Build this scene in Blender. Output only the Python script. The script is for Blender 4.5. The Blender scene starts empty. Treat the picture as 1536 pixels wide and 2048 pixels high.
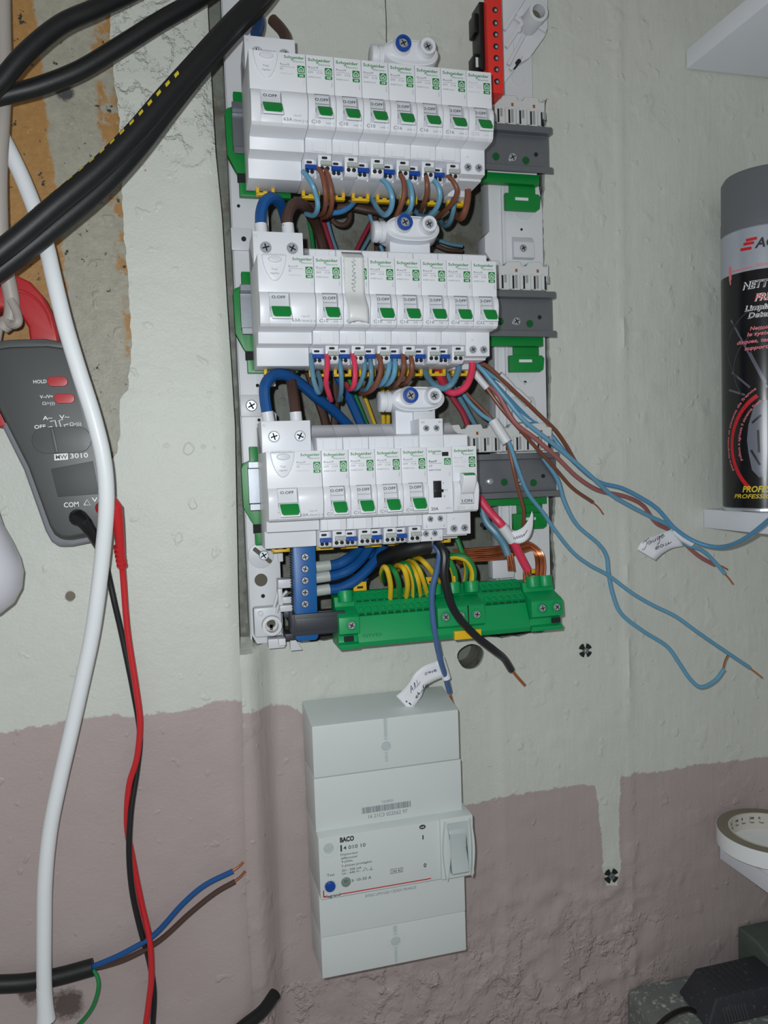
import bpy, bmesh, math, random
from mathutils import Vector, Matrix, noise
random.seed(7)
# ------------------------------------------------------------------ camera / units
# scene coordinates in the builders: millimetres, X right, Y into the wall, Z up;
# (0,0,0) = top right corner of the first switch's label in the top row, 1.5 m above the floor
S, ZO = 0.001, 1.5
CAM = (-85.5075, -497.2427, -261.0905)
ROT = (0.0621, -0.2483, -0.0502)
FPX = 1537.0
def camrows():
    rx, ry, rz = ROT
    cx, sx, cy, sy, cz, sz = (math.cos(rx), math.sin(rx), math.cos(ry), math.sin(ry), math.cos(rz), math.sin(rz))
    Rz = Matrix(((cz, -sz, 0), (sz, cz, 0), (0, 0, 1)))
    Ry = Matrix(((cy, 0, sy), (0, 1, 0), (-sy, 0, cy)))
    Rx = Matrix(((1, 0, 0), (0, cx, -sx), (0, sx, cx)))
    return Rz @ Ry @ Rx @ Matrix(((1, 0, 0), (0, 0, -1), (0, 1, 0)))
MC = camrows()
def U(px, py, y):
    """photo pixel + known depth plane (mm) -> point in mm"""
    d = MC.transposed() @ Vector(((px - 768) / FPX, (py - 1024) / FPX, 1))
    t = (y - CAM[1]) / d.y
    return Vector(CAM) + d * t
scn = bpy.context.scene
col = scn.collection
cd = bpy.data.cameras.new('camera'); cam = bpy.data.objects.new('camera', cd); col.objects.link(cam)
cd.sensor_fit = 'HORIZONTAL'; cd.sensor_width = 36; cd.lens = 36 * FPX / 1536; cd.clip_start = 0.01
r0, r1, r2 = MC[0], MC[1], MC[2]
m = Matrix(((r0.x, -r1.x, -r2.x), (r0.y, -r1.y, -r2.y), (r0.z, -r1.z, -r2.z))).to_4x4()
m.translation = Vector((CAM[0] * S, CAM[1] * S, CAM[2] * S + ZO))
cam.matrix_world = m
scn.camera = cam
# ------------------------------------------------------------------ light
wd = bpy.data.worlds.new('room_light'); scn.world = wd; wd.use_nodes = True
bgn = wd.node_tree.nodes['Background']; bgn.inputs[0].default_value = (1.0, 0.98, 0.93, 1); bgn.inputs[1].default_value = 0.20
ld = bpy.data.lights.new('phone_flash', 'POINT'); ld.energy = 7.5; ld.shadow_soft_size = 0.004; ld.color = (0.93, 0.98, 1.0)
lo = bpy.data.objects.new('phone_flash', ld); col.objects.link(lo)
lo.location = ((CAM[0] - 16) * S, (CAM[1] + 4) * S, (CAM[2] + 20) * S + ZO)
scn.view_settings.view_transform = 'Standard'; scn.view_settings.look = 'None'
scn.view_settings.gamma = 1; scn.view_settings.exposure = 0.0
# ------------------------------------------------------------------ materials
def lin(c):
    return tuple(((v / 255) / 12.92 if v / 255 <= 0.04045 else ((v / 255 + 0.055) / 1.055) ** 2.4) for v in c) + (1,)
MATS = {}
def mat(name, rgb, rough=0.45, metal=0.0, var=0.06, scale=60, bump=0.0, bscale=300, trans=0.0, spec=0.5, alpha=1.0):
    if name in MATS: return MATS[name]
    M = bpy.data.materials.new(name); M.use_nodes = True
    nt = M.node_tree; b = nt.nodes['Principled BSDF']
    b.inputs['Roughness'].default_value = rough; b.inputs['Metallic'].default_value = metal
    b.inputs['Specular IOR Level'].default_value = spec
    if trans: b.inputs['Transmission Weight'].default_value = trans
    if alpha < 1: b.inputs['Alpha'].default_value = alpha
    tc = nt.nodes.new('ShaderNodeTexCoord')
    nz = nt.nodes.new('ShaderNodeTexNoise'); nz.inputs['Scale'].default_value = scale; nz.inputs['Detail'].default_value = 4
    nt.links.new(tc.outputs['Object'], nz.inputs['Vector'])
    mx = nt.nodes.new('ShaderNodeMix'); mx.data_type = 'RGBA'
    c = lin(rgb)
    mx.inputs[6].default_value = tuple(v * (1 - var) for v in c[:3]) + (1,)
    mx.inputs[7].default_value = tuple(min(1, v * (1 + var)) for v in c[:3]) + (1,)
    nt.links.new(nz.outputs['Fac'], mx.inputs[0]); nt.links.new(mx.outputs[2], b.inputs['Base Color'])
    if bump:
        n2 = nt.nodes.new('ShaderNodeTexNoise'); n2.inputs['Scale'].default_value = bscale; n2.inputs['Detail'].default_value = 3
        nt.links.new(tc.outputs['Object'], n2.inputs['Vector'])
        bp = nt.nodes.new('ShaderNodeBump'); bp.inputs['Strength'].default_value = bump; bp.inputs['Distance'].default_value = 0.0006
        nt.links.new(n2.outputs['Fac'], bp.inputs['Height']); nt.links.new(bp.outputs['Normal'], b.inputs['Normal'])
    MATS[name] = M
    return M
WHITE = mat('white_plastic', (222, 224, 230), 0.38, var=0.015)
WHITE2 = mat('white_moulded_plastic', (208, 211, 216), 0.4, var=0.03)
FRAME = mat('frame_plastic', (216, 218, 222), 0.4, var=0.03)
COMB = mat('comb_plastic', (205, 207, 207), 0.45, var=0.04)
BREAK = mat('breaker_plastic', (208, 215, 214), 0.4, var=0.015)
GREYP = mat('light_grey_plastic', (170, 176, 172), 0.45, var=0.08, scale=400)
DKGREY = mat('slate_grey_plastic', (48, 51, 58), 0.45)
GREEN = mat('green_plastic', (0, 128, 52), 0.4, var=0.04)
EARTHG = mat('earth_green_plastic', (0, 150, 84), 0.42, var=0.04)
PRINTG = mat('green_print', (0, 125, 52), 0.5)
BLUE = mat('blue_plastic', (6, 68, 158), 0.4)
BLUEB = mat('terminal_blue', (8, 90, 158), 0.4)
YELL = mat('yellow_plastic', (226, 182, 26), 0.4)
BLACK = mat('black_plastic', (17, 17, 19), 0.4)
INK = mat('black_print', (44, 46, 54), 0.6)
INKG = mat('grey_print', (128, 132, 140), 0.6)
INKL = mat('faint_grey_print', (186, 188, 192), 0.6)
WPRINT = mat('white_print', (235, 238, 238), 0.5)
REDP = mat('red_print', (196, 22, 34), 0.5)
PINKP = mat('pink_print', (222, 120, 128), 0.5)
YPRINT = mat('yellow_print', (214, 190, 40), 0.5)
HOLE = mat('dark_recess', (24, 25, 27), 0.8)
STEEL = mat('zinc_steel', (206, 212, 220), 0.28, metal=0.75, var=0.12, scale=200, bump=0.15, bscale=900)
RAILM = mat('galvanised_rail', (138, 142, 148), 0.42, metal=0.85, var=0.1, scale=90, bump=0.08)
COPPER = mat('copper', (224, 146, 104), 0.3, metal=1.0, var=0.15, scale=300)
LBLUE = mat('light_blue_insulation', (100, 156, 186), 0.4, var=0.05)
TBLUE = mat('teal_blue_insulation', (92, 136, 158), 0.4, var=0.05)
DBLUE = mat('deep_blue_insulation', (16, 80, 144), 0.42, var=0.05)
SBLUE = mat('slate_blue_insulation', (72, 104, 152), 0.42, var=0.05)
BROWN = mat('brown_insulation', (124, 74, 54), 0.42, var=0.06)
DBROWN = mat('dark_brown_insulation', (76, 54, 46), 0.45, var=0.06)
PBROWN = mat('pink_brown_insulation', (156, 96, 94), 0.42, var=0.06)
PINK = mat('red_pink_insulation', (214, 56, 88), 0.4, var=0.05)
DPINK = mat('dark_red_insulation', (150, 40, 58), 0.42, var=0.05)
YGY = mat('earth_yellow_insulation', (222, 184, 40), 0.4, var=0.05)
YGG = mat('earth_green_insulation', (28, 128, 66), 0.4, var=0.05)
BLKC = mat('black_rubber_sheath', (17, 18, 20), 0.5, var=0.12, scale=120, bump=0.12)
BLKW = mat('black_insulation', (26, 26, 30), 0.4)
REDW = mat('red_lead_rubber', (200, 38, 44), 0.4, var=0.05)
WCAB = mat('white_cable_sheath', (232, 236, 240), 0.4, var=0.03, scale=30)
GCAB = mat('grey_cable_sheath', (165, 158, 152), 0.5, var=0.06)
SLEEVE = mat('white_sleeve', (214, 216, 220), 0.45, var=0.03)
PAPER = mat('paper_tag', (232, 234, 240), 0.6, var=0.02)
TAPE = mat('tape_label', (214, 216, 216), 0.35, var=0.03, bump=0.3, bscale=120)
SHELF = mat('white_melamine', (226, 230, 238), 0.45, var=0.02)
REDB = mat('red_terminal_plastic', (222, 48, 40), 0.42, var=0.05)
METER = mat('meter_dark_grey', (68, 70, 70), 0.42, var=0.05)
METERL = mat('meter_light_grey', (126, 127, 132), 0.42, var=0.05)
METERR = mat('meter_red', (178, 40, 46), 0.38, var=0.05)
SCREEN = mat('meter_display', (52, 56, 58), 0.5)
TAPEW = mat('white_tape', (232, 234, 236), 0.4)
TAPEE = mat('tape_edge', (128, 122, 106), 0.6, var=0.08)
CARD = mat('cardboard_core', (200, 196, 186), 0.7)
CANCAP = mat('grey_cap_plastic', (104, 107, 112), 0.42, var=0.03)
BULB = mat('opal_bulb', (206, 206, 214), 0.35)
GLASSG = mat('rocker_grey', (186, 196, 196), 0.25, var=0.03)
WOODC = mat('wood_chip', (176, 146, 108), 0.7)
# dusty dark casting
DUST = mat('dusty_black_plastic', (60, 62, 66), 0.6, var=0.2, scale=200, bump=0.2)
def dusty(name, base, dust, thr, sc):
    M = bpy.data.materials.new(name); M.use_nodes = True; nt = M.node_tree; b = nt.nodes['Principled BSDF']
    b.inputs['Roughness'].default_value = 0.65
    tc = nt.nodes.new('ShaderNodeTexCoord'); n = nt.nodes.new('ShaderNodeTexNoise'); n.inputs['Scale'].default_value = sc; n.inputs['Detail'].default_value = 8
    n.inputs['Roughness'].default_value = 0.75
    nt.links.new(tc.outputs['Object'], n.inputs['Vector'])
    r = nt.nodes.new('ShaderNodeValToRGB'); r.color_ramp.elements[0].position = thr; r.color_ramp.elements[0].color = lin(base)
    r.color_ramp.elements[1].position = thr + 0.1; r.color_ramp.elements[1].color = lin(dust)
    nt.links.new(n.outputs['Fac'], r.inputs[0]); nt.links.new(r.outputs[0], b.inputs['Base Color'])
    bp = nt.nodes.new('ShaderNodeBump'); bp.inputs['Strength'].default_value = 0.3; bp.inputs['Distance'].default_value = 0.001
    nt.links.new(n.outputs['Fac'], bp.inputs['Height']); nt.links.new(bp.outputs['Normal'], b.inputs['Normal'])
    MATS[name] = M; return M
CASTING = dusty('dusty_grey_casting', (112, 118, 114), (196, 196, 192), 0.54, 170)
DUSTBLK = dusty('dusty_black_cover', (50, 52, 58), (130, 130, 132), 0.6, 210)
# ------------------------------------------------------------------ mesh builder
class MB:
    def __init__(s): s.v = []; s.f = []; s.m = []
    def add(s, vs, fs, mi=0):
        n = len(s.v); s.v += [tuple(v) for v in vs]
        for f in fs: s.f.append([i + n for i in f]); s.m.append(mi)
        return s
    def box(s, x0, x1, y0, y1, z0, z1, mi=0):
        return s.add([(x, y, z) for x in (x0, x1) for y in (y0, y1) for z in (z0, z1)],
                     [(0, 1, 3, 2), (4, 6, 7, 5), (0, 4, 5, 1), (2, 3, 7, 6), (0, 2, 6, 4), (1, 5, 7, 3)], mi)
    def prx(s, prof, x0, x1, mi=0):           # (y,z) outline pushed along X
        n = len(prof)
        return s.add([(x0, y, z) for y, z in prof] + [(x1, y, z) for y, z in prof],
                     [list(range(n)), list(range(2 * n - 1, n - 1, -1))] + [(i, (i + 1) % n, n + (i + 1) % n, n + i) for i in range(n)], mi)
    def pry(s, prof, y0, y1, mi=0, sc=1.0):   # (x,z) outline pushed along Y; sc scales the front (y0) about its centre
        n = len(prof); cx = sum(p[0] for p in prof) / n; cz = sum(p[1] for p in prof) / n
        return s.add([(cx + (x - cx) * sc, y0, cz + (z - cz) * sc) for x, z in prof] + [(x, y1, z) for x, z in prof],
                     [list(range(n)), list(range(2 * n - 1, n - 1, -1))] + [(i, (i + 1) % n, n + (i + 1) % n, n + i) for i in range(n)], mi)
    def lathe(s, c, ax, prof, n=20, mi=0, capa=True, capb=True):   # prof: (radius, distance along axis)
        ax = Vector(ax).normalized(); a = ax.orthogonal().normalized(); b = ax.cross(a); c = Vector(c)
        vs = []
        for r, h in prof:
            for i in range(n):
                t = 2 * math.pi * i / n
                vs.append(c + ax * h + (a * math.cos(t) + b * math.sin(t)) * r)
        fs = []
        for k in range(len(prof) - 1):
            for i in range(n):
                j = (i + 1) % n
                fs.append((k * n + i, k * n + j, (k + 1) * n + j, (k + 1) * n + i))
        if capa: fs.append(list(range(n - 1, -1, -1)))
        if capb: fs.append([(len(prof) - 1) * n + i for i in range(n)])
        return s.add(vs, fs, mi)
    def cyl(s, c, ax, r, h, n=20, mi=0): return s.lathe(c, ax, [(r, 0), (r, h)], n, mi)
    def ring(s, c, ax, ro, ri, h, n=24, mi=0):
        return s.lathe(c, ax, [(ri, 0), (ro, 0), (ro, h), (ri, h), (ri, 0)], n, mi, False, False)
    def tube(s, pts, r, n=10, mi=0, stripe=None, flat=None):
        pts = [Vector(p) for p in pts]; N = len(pts)
        rr = r if callable(r) else (lambda t: r)
        tg = [(pts[min(i + 1, N - 1)] - pts[max(i - 1, 0)]).normalized() for i in range(N)]
        a = tg[0].orthogonal().normalized(); vs = []
        for i in range(N):
            a = (a - tg[i] * a.dot(tg[i]))
            a = a.normalized() if a.length > 1e-6 else tg[i].orthogonal().normalized()
            b = tg[i].cross(a); R = rr(i / max(1, N - 1))
            for k in range(n):
                t = 2 * math.pi * k / n
                vs.append(pts[i] + (a * math.cos(t) + b * math.sin(t)) * R)
        base = len(s.v); s.v += [tuple(v) for v in vs]
        for i in range(N - 1):
            for k in range(n):
                j = (k + 1) % n
                s.f.append([base + i * n + k, base + i * n + j, base + (i + 1) * n + j, base + (i + 1) * n + k])
                s.m.append((1 if (k + int(stripe[0] * i + stripe[1])) % n < n // 2 else 0) if stripe is not None else mi)
        s.f.append([base + k for k in range(n - 1, -1, -1)]); s.m.append(mi)
        s.f.append([base + (N - 1) * n + k for k in range(n)]); s.m.append(mi)
        return s
    def mesh(s, name, mats, bev=0.0, seg=2, o=(0, 0, 0), ang=35, bang=0.6):
        me = bpy.data.meshes.new(name)
        me.from_pydata([((x - o[0]) * S, (y - o[1]) * S, (z - o[2]) * S) for x, y, z in s.v], [], s.f)
        mats = mats if isinstance(mats, (list, tuple)) else [mats]
        for M in mats: me.materials.append(M)
        me.polygons.foreach_set('material_index', s.m)
        bm = bmesh.new(); bm.from_mesh(me)
        bmesh.ops.recalc_face_normals(bm, faces=bm.faces[:])
        if bev:
            es = [e for e in bm.edges if len(e.link_faces) == 2 and e.calc_face_angle(0) > bang]
            bmesh.ops.bevel(bm, geom=es, offset=bev * S, segments=seg, profile=0.6, affect='EDGES', clamp_overlap=True)
        bm.to_mesh(me); bm.free()
        me.polygons.foreach_set('use_smooth', [True] * len(me.polygons))
        me.set_sharp_from_angle(angle=math.radians(ang))
        return me
def tag(o, label=None, cat=None, group=None, kind=None):
    if label: o['label'] = label
    if cat: o['category'] = cat
    if group: o['group'] = group
    if kind: o['kind'] = kind
    return o
def put(name, me, parent=None, loc=(0, 0, 0)):
    """link a mesh (or None = Empty); loc in mm, relative to the parent"""
    o = bpy.data.objects.new(name, me); col.objects.link(o)
    if parent is None: o.location = (loc[0] * S, loc[1] * S, loc[2] * S + ZO)
    else: o.parent = parent; o.location = (loc[0] * S, loc[1] * S, loc[2] * S)
    return o
def thing(name, label, cat, loc, group=None):
    o = put(name, None, None, loc); o.empty_display_size = 0.01
    return tag(o, label, cat, group)
CACHE = {}
def cached(key, fn):
    if key not in CACHE: CACHE[key] = fn()
    return CACHE[key]
# ---- lettering: flat text meshes, unit size, lying in XZ and facing -Y
def text_mesh(s, bold=0.0, shear=0.0, mt=None, curve=None):
    key = ('t', s, bold, shear, mt.name)
    if key in CACHE: return CACHE[key]
    cu = bpy.data.curves.new('txt', 'FONT'); cu.body = s; cu.size = 1.0; cu.offset = bold; cu.shear = shear; cu.resolution_u = 2
    ob = bpy.data.objects.new('txt', cu); col.objects.link(ob)
    dg = bpy.context.evaluated_depsgraph_get()
    me = bpy.data.meshes.new_from_object(ob.evaluated_get(dg))
    bpy.data.objects.remove(ob); bpy.data.curves.remove(cu)
    vs = [v.co.copy() for v in me.vertices]
    x0 = min(v.x for v in vs); x1 = max(v.x for v in vs)
    for v in me.vertices: v.co = ((v.co.x - x0) / (x1 - x0), 0, v.co.y)
    me.materials.clear(); me.materials.append(mt)
    CACHE[key] = (me, x1 - x0)
    return CACHE[key]
def text(s, parent, x, y, z, w, h, mt, bold=0.0, shear=0.0, rot=0.0, name='lettering', tilt=0.0):
    """w = width in mm, h = height of a capital letter in mm (font size 1 -> caps about 0.73)"""
    me, nat = text_mesh(s, bold, shear, mt)
    o = put(name, me, parent, (x, y, z))
    o.scale = (w * S, 1, h / 0.73 * S)
    o.rotation_euler = (tilt, -rot, 0)
    return o
def spline(pts, k=6):
    pts = [Vector(p) for p in pts]
    if len(pts) < 3: return [pts[0].lerp(pts[-1], i / 4) for i in range(5)]
    P = [pts[0] * 2 - pts[1]] + pts + [pts[-1] * 2 - pts[-2]]; out = []
    for i in range(1, len(P) - 2):
        a, b, c, d = P[i - 1:i + 3]
        for j in range(k):
            t = j / k
            out.append(0.5 * ((2 * b) + (c - a) * t + (2 * a - 5 * b + 4 * c - d) * t * t + (3 * b - a - 3 * c + d) * t ** 3))
    out.append(pts[-1]); return out
def poly_y(ys, t):
    if len(ys) == 1: return ys[0]
    u = t * (len(ys) - 1); i = min(int(u), len(ys) - 2); return ys[i] + (ys[i + 1] - ys[i]) * (u - i)
def route(pts, ys):
    n = len(pts); return [U(p[0], p[1], p[2] if len(p) > 2 else poly_y(ys, i / max(1, n - 1))) for i, p in enumerate(pts)]
def wire(name, label, cat, mt, r, pts, ys=(22, 14, 40), group=None, tip=None, tipr=0.9, n=10, k=6, stripe=None):
    P = spline(route(pts, ys), k); o0 = P[0]
    b = MB().tube(P, r, n, stripe=stripe)
    o = put(name, b.mesh(name, [YGY, YGG] if stripe is not None else mt, o=o0), None, o0)
    tag(o, label, cat, group)
    if tip:
        Q = route(tip, (ys[-1],))
        tb = MB().tube(spline([P[-2]] + Q, 4), tipr, 8)
        tag(put('copper_end', tb.mesh('copper_end', COPPER, o=o0), o), 'bare copper end')
    return o
# ------------------------------------------------------------------ walls
WALL, LWALL, NICHE = 86.0, 62.0, 152.0
def fbm(x, z, sc, oc=3, seed=0.0):
    return noise.fractal(Vector((x / sc, z / sc, seed)), 1.0, 2.0, oc, noise_basis='PERLIN_ORIGINAL')
def sstep(a, b, v):
    t = max(0, min(1, (v - a) / (b - a))); return t * t * (3 - 2 * t)
RIDGE = [(U(1250, p, WALL).x, U(1250, p, WALL).z) for p in (0, 2048)]
x_ridge = U(1255, 1300, WALL).x; x_step = U(1003, 1600, WALL).x
def y_back(x, z):
    y = WALL + 0.9 * fbm(x, z, 90, 3, 1.3) + 0.35 * fbm(x, z, 14, 2, 5.1)
    # trowelled bumps
    b = fbm(x, z, 22, 3, 9.0); y -= 1.3 * max(0, b - 0.25)
    # vertical plaster seams
    xr = x_ridge + 2.0 * fbm(0, z, 40, 2, 3.0)
    y -= 2.6 * math.exp(-((x - xr) / 3.2) ** 2) * (0.6 + 0.6 * fbm(x, z, 50, 2, 8))
    xs = x_step + 1.5 * fbm(0, z, 50, 2, 6.0)
    y += 1.6 * sstep(-3, 3, xs - x) * sstep(-395, -420, z) - 1.0 * math.exp(-((x - xs) / 3.5) ** 2) * sstep(-395, -420, z)
    # rough, scabbed foot of the wall
    low = sstep(-585, -640, z) * sstep(-20, 30, x) * sstep(330, 260, x)
    if low > 0:
        rr = 1 - abs(fbm(x, z, 42, 3, 2.2)) * 2.2
        y -= low * (4.5 * max(0, rr - 0.45) + 2.6 * fbm(x, z, 60, 4, 7.7) + 1.2 * fbm(x, z, 9, 2, 1.1))
    # fillet up to the proud left pier, below the niche
    if x < -40 and z > -400: y += (8 + 2.5 * fbm(x, z, 7, 3, 3.7)) * sstep(-40, -45, x) * sstep(-396, -388, z)
    if z < -380: y -= 22 * sstep(-28, -50, x) * sstep(-384, -396, z)
    return y
EDGE = [(U(px, py, LWALL).z, U(px, py, LWALL).x) for px, py in ((412, -60), (418, 65), (424, 180), (431, 300), (444, 430), (454, 600), (462, 720), (470, 850), (472, 950), (474, 1050), (477, 1200), (480, 1300), (484, 1400), (488, 1600), (495, 1850), (505, 2000), (512, 2150))]
EDGE.sort()
def edge_x(z):
    if z <= EDGE[0][0]: return EDGE[0][1]
    for (a, xa), (b, xb) in zip(EDGE, EDGE[1:]):
        if z <= b: return xa + (xb - xa) * (z - a) / (b - a)
    return EDGE[-1][1]
def y_left(x, z):
    y = LWALL + 0.8 * fbm(x, z, 110, 3, 11.3) + 0.25 * fbm(x, z, 12, 2, 15.1)
    b = fbm(x, z, 20, 3, 19.0); y -= 1.0 * max(0, b - 0.3)
    y -= 1.6 * sstep(60, -20, z - 30) * 0
    if z > -30 and x > -150: y -= 1.2 * max(0, fbm(x, z, 16, 2, 4.4)) * sstep(-30, 10, z)   # crumpled old paint near the top
    low = sstep(-600, -640, z); y -= low * 2.0 * max(0, fbm(x, z, 26, 3, 2.9))
    return y
def wall_solid(name, x0, x1f, z0, z1, step, yf, back, mt, round_edge=0):
    nz = int((z1 - z0) / step); nx = int((x1f(0.0) - x0) / step) if callable(x1f) else int((x1f - x0) / step)
    vs = []; fs = []
    for j in range(nz + 1):
        z = z0 + (z1 - z0) * j / nz
        x1 = x1f(z) if callable(x1f) else x1f
        for i in range(nx + 1):
            x = x0 + (x1 - x0) * i / nx
            y = yf(x, z)
            if round_edge and x1 - x < round_edge: y += 0.5 * (round_edge - (x1 - x)) ** 2 / round_edge
            vs.append((x, y, z))
    W_ = nx + 1
    for j in range(nz):
        for i in range(nx): fs.append((j * W_ + i, j * W_ + i + 1, (j + 1) * W_ + i + 1, (j + 1) * W_ + i))
    bnd = [i for i in range(W_)] + [j * W_ + nx for j in range(1, nz + 1)] + [nz * W_ + i for i in range(nx - 1, -1, -1)] + [j * W_ for j in range(nz - 1, 0, -1)]
    n0 = len(vs)
    for i in bnd: vs.append((vs[i][0], back, vs[i][2]))
    nb = len(bnd)
    for k in range(nb):
        q = (k + 1) % nb; fs.append((bnd[q], bnd[k], n0 + k, n0 + q))
    fs.append([n0 + k for k in range(nb)])
    b = MB().add(vs, fs)
    return b.mesh(name, mt, ang=50)
def ragged(pts, amp, step=3.0, seed=1.0):
    out = []
    for i in range(len(pts)):
        a = Vector(pts[i]); b = Vector(pts[(i + 1) % len(pts)]); L = (b - a).length; n = max(1, int(L / step))
        nrm = Vector((-(b - a).y, (b - a).x)).normalized() if L else Vector((0, 0))
        for k in range(n):
            p = a.lerp(b, k / n); d = amp * (fbm(p.x, p.y, 9, 3, seed) + 0.6 * fbm(p.x, p.y, 3, 1, seed + 3))
            out.append(tuple(p + nrm * d))
    return out
def carve(me, cutters, name):
    o = bpy.data.objects.new(name, me); col.objects.link(o); cs = []
    for i, (prof, ya, yb) in enumerate(cutters):
        c = bpy.data.objects.new('cut', MB().pry(prof, ya, yb).mesh('cut', WHITE)); col.objects.link(c); cs.append(c)
        mo = o.modifiers.new('b%d' % i, 'BOOLEAN'); mo.object = c; mo.operation = 'DIFFERENCE'; mo.solver = 'EXACT'
    dg = bpy.context.evaluated_depsgraph_get()
    nm = bpy.data.meshes.new_from_object(o.evaluated_get(dg))
    bpy.data.objects.remove(o)
    for c in cs: bpy.data.objects.remove(c)
    nm.materials.clear(); nm.materials.append(me.materials[0])
    nm.polygons.foreach_set('use_smooth', [True] * len(nm.polygons)); nm.set_sharp_from_angle(angle=math.radians(40))
    return nm
# paint: cream above, mauve below a hand-cut line; bare masonry where the plaster is gone
class NT:
    def __init__(s, name):
        s.M = bpy.data.materials.new(name); s.M.use_nodes = True; s.t = s.M.node_tree; s.b = s.t.nodes['Principled BSDF']
        g = s.t.nodes.new('ShaderNodeNewGeometry'); sp = s.t.nodes.new('ShaderNodeSeparateXYZ')
        s.t.links.new(g.outputs['Position'], sp.inputs[0]); s.pos = g.outputs['Position']; s.x, s.y, s.z = sp.outputs
    def L(s, a, b): s.t.links.new(a, b)
    def math(s, op, a, b=None, c=None, clamp=False):
        n = s.t.nodes.new('ShaderNodeMath'); n.operation = op; n.use_clamp = clamp
        for i, v in enumerate((a, b, c)):
            if v is None: continue
            if isinstance(v, (int, float)): n.inputs[i].default_value = v
            else: s.L(v, n.inputs[i])
        return n.outputs[0]
    def noise(s, sc, det=4, rough=0.55, off=0.0):
        n = s.t.nodes.new('ShaderNodeTexNoise'); n.inputs['Scale'].default_value = sc; n.inputs['Detail'].default_value = det; n.inputs['Roughness'].default_value = rough
        if off:
            v = s.t.nodes.new('ShaderNodeVectorMath'); v.operation = 'ADD'; v.inputs[1].default_value = (off, off, off); s.L(s.pos, v.inputs[0]); s.L(v.outputs[0], n.inputs['Vector'])
        else: s.L(s.pos, n.inputs['Vector'])
        return n.outputs['Fac']
    def curve(s, val, pts, a, b, lo, hi):
        t = s.math('DIVIDE', s.math('SUBTRACT', val, a), b - a, clamp=True)
        n = s.t.nodes.new('ShaderNodeFloatCurve'); s.L(t, n.inputs['Value'])
        c = n.mapping.curves[0]; pts = sorted(((p - a) / (b - a), (q - lo) / (hi - lo)) for p, q in pts)
        c.points[0].location = pts[0]; c.points[1].location = pts[-1]
        for p in pts[1:-1]: c.points.new(*p)
        for p in c.points: p.handle_type = 'VECTOR'
        n.mapping.update()
        return s.math('ADD', s.math('MULTIPLY', n.outputs[0], hi - lo), lo)
    def step(s, v, e, w):     # 0..1 across v = e
        return s.math('ADD', s.math('DIVIDE', s.math('SUBTRACT', v, e), w), 0.5, clamp=True)
    def mix(s, f, a, b):
        n = s.t.nodes.new('ShaderNodeMix'); n.data_type = 'RGBA'
        for i, v in ((0, f), (6, a), (7, b)):
            if isinstance(v, tuple): n.inputs[i].default_value = v
            elif isinstance(v, (int, float)): n.inputs[i].default_value = v
            else: s.L(v, n.inputs[i])
        return n.outputs[2]
    def finish(s, colr, rough, hts):
        s.L(colr, s.b.inputs['Base Color'])
        if isinstance(rough, (int, float)): s.b.inputs['Roughness'].default_value = rough
        else: s.L(rough, s.b.inputs['Roughness'])
        prev = None
        for h, d in hts:
            bp = s.t.nodes.new('ShaderNodeBump'); bp.inputs['Distance'].default_value = d; bp.inputs['Strength'].default_value = 0.8
            s.L(h, bp.inputs['Height'])
            if prev: s.L(prev, bp.inputs['Normal'])
            prev = bp.outputs['Normal']
        s.L(prev, s.b.inputs['Normal']); return s.M
def mz(p): return (p.x * S, p.z * S + ZO)
CREAM, CREAM2 = lin((207, 210, 203)), lin((190, 193, 182))
MAUVE, MAUVE2 = lin((182, 169, 167)), lin((168, 153, 151))
def paint(nt, line, wedge=None):
    n1, n2 = nt.noise(14, 5), nt.noise(160, 6, 0.7)
    rag = nt.math('MULTIPLY', nt.math('SUBTRACT', nt.noise(110, 8, 0.75, 3.0), 0.5), 0.012)
    xs = [p[0] for p in line]; zs = [p[1] for p in line]
    e = nt.curve(nt.x, line, min(xs), max(xs), min(zs) - 0.01, max(zs) + 0.01)
    low = nt.math('SUBTRACT', 1.0, nt.step(nt.math('ADD', nt.z, rag), e, 0.0012))
    if wedge:
        (lz0, lz1), left, right = wedge
        xl = nt.curve(nt.z, left, lz0, lz1, min(p[1] for p in left) - .01, max(p[1] for p in left) + .01)
        xr = nt.curve(nt.z, right, lz0, lz1, min(p[1] for p in right) - .01, max(p[1] for p in right) + .01)
        xx = nt.math('ADD', nt.x, nt.math('MULTIPLY', rag, 0.6))
        ins = nt.math('MULTIPLY', nt.step(xx, xl, 0.0008), nt.math('SUBTRACT', 1.0, nt.step(xx, xr, 0.0008)))
        ins = nt.math('MULTIPLY', ins, nt.step(nt.z, lz0, 0.001))
        low = nt.math('MULTIPLY', low, nt.math('SUBTRACT', 1.0, ins))
    cr = nt.mix(nt.math('MULTIPLY', n1, n2), CREAM, CREAM2); mv = nt.mix(n1, MAUVE, MAUVE2)
    # chipped flecks where the mauve coat lets the cream show
    fl = nt.step(nt.noise(420, 3, 0.6, 7.0), 0.74, 0.02)
    mv = nt.mix(nt.math('MULTIPLY', fl, nt.step(nt.noise(30, 2, 0.5, 9.0), 0.6, 0.05)), mv, CREAM)
    return nt.mix(low, cr, mv), low
lineR = [mz(U(px, py, WALL)) for px, py in ((500, 1408), (580, 1412), (620, 1440), (780, 1520), (905, 1610), (935, 1612), (1000, 1596), (1160, 1568), (1190, 1572), (1240, 1552), (1400, 1530), (1536, 1513))]
wl = [mz(U(px, py, WALL)) for px, py in ((1180, 1500), (1190, 1572), (1202, 1660), (1206, 1740), (1213, 1770))]
wr = [mz(U(px, py, WALL)) for px, py in ((1252, 1500), (1240, 1560), (1238, 1660), (1240, 1740), (1232, 1770))]
wz = (min(p[1] for p in wl + wr), max(p[1] for p in wl + wr))
nb = NT('painted_plaster_back')
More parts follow.
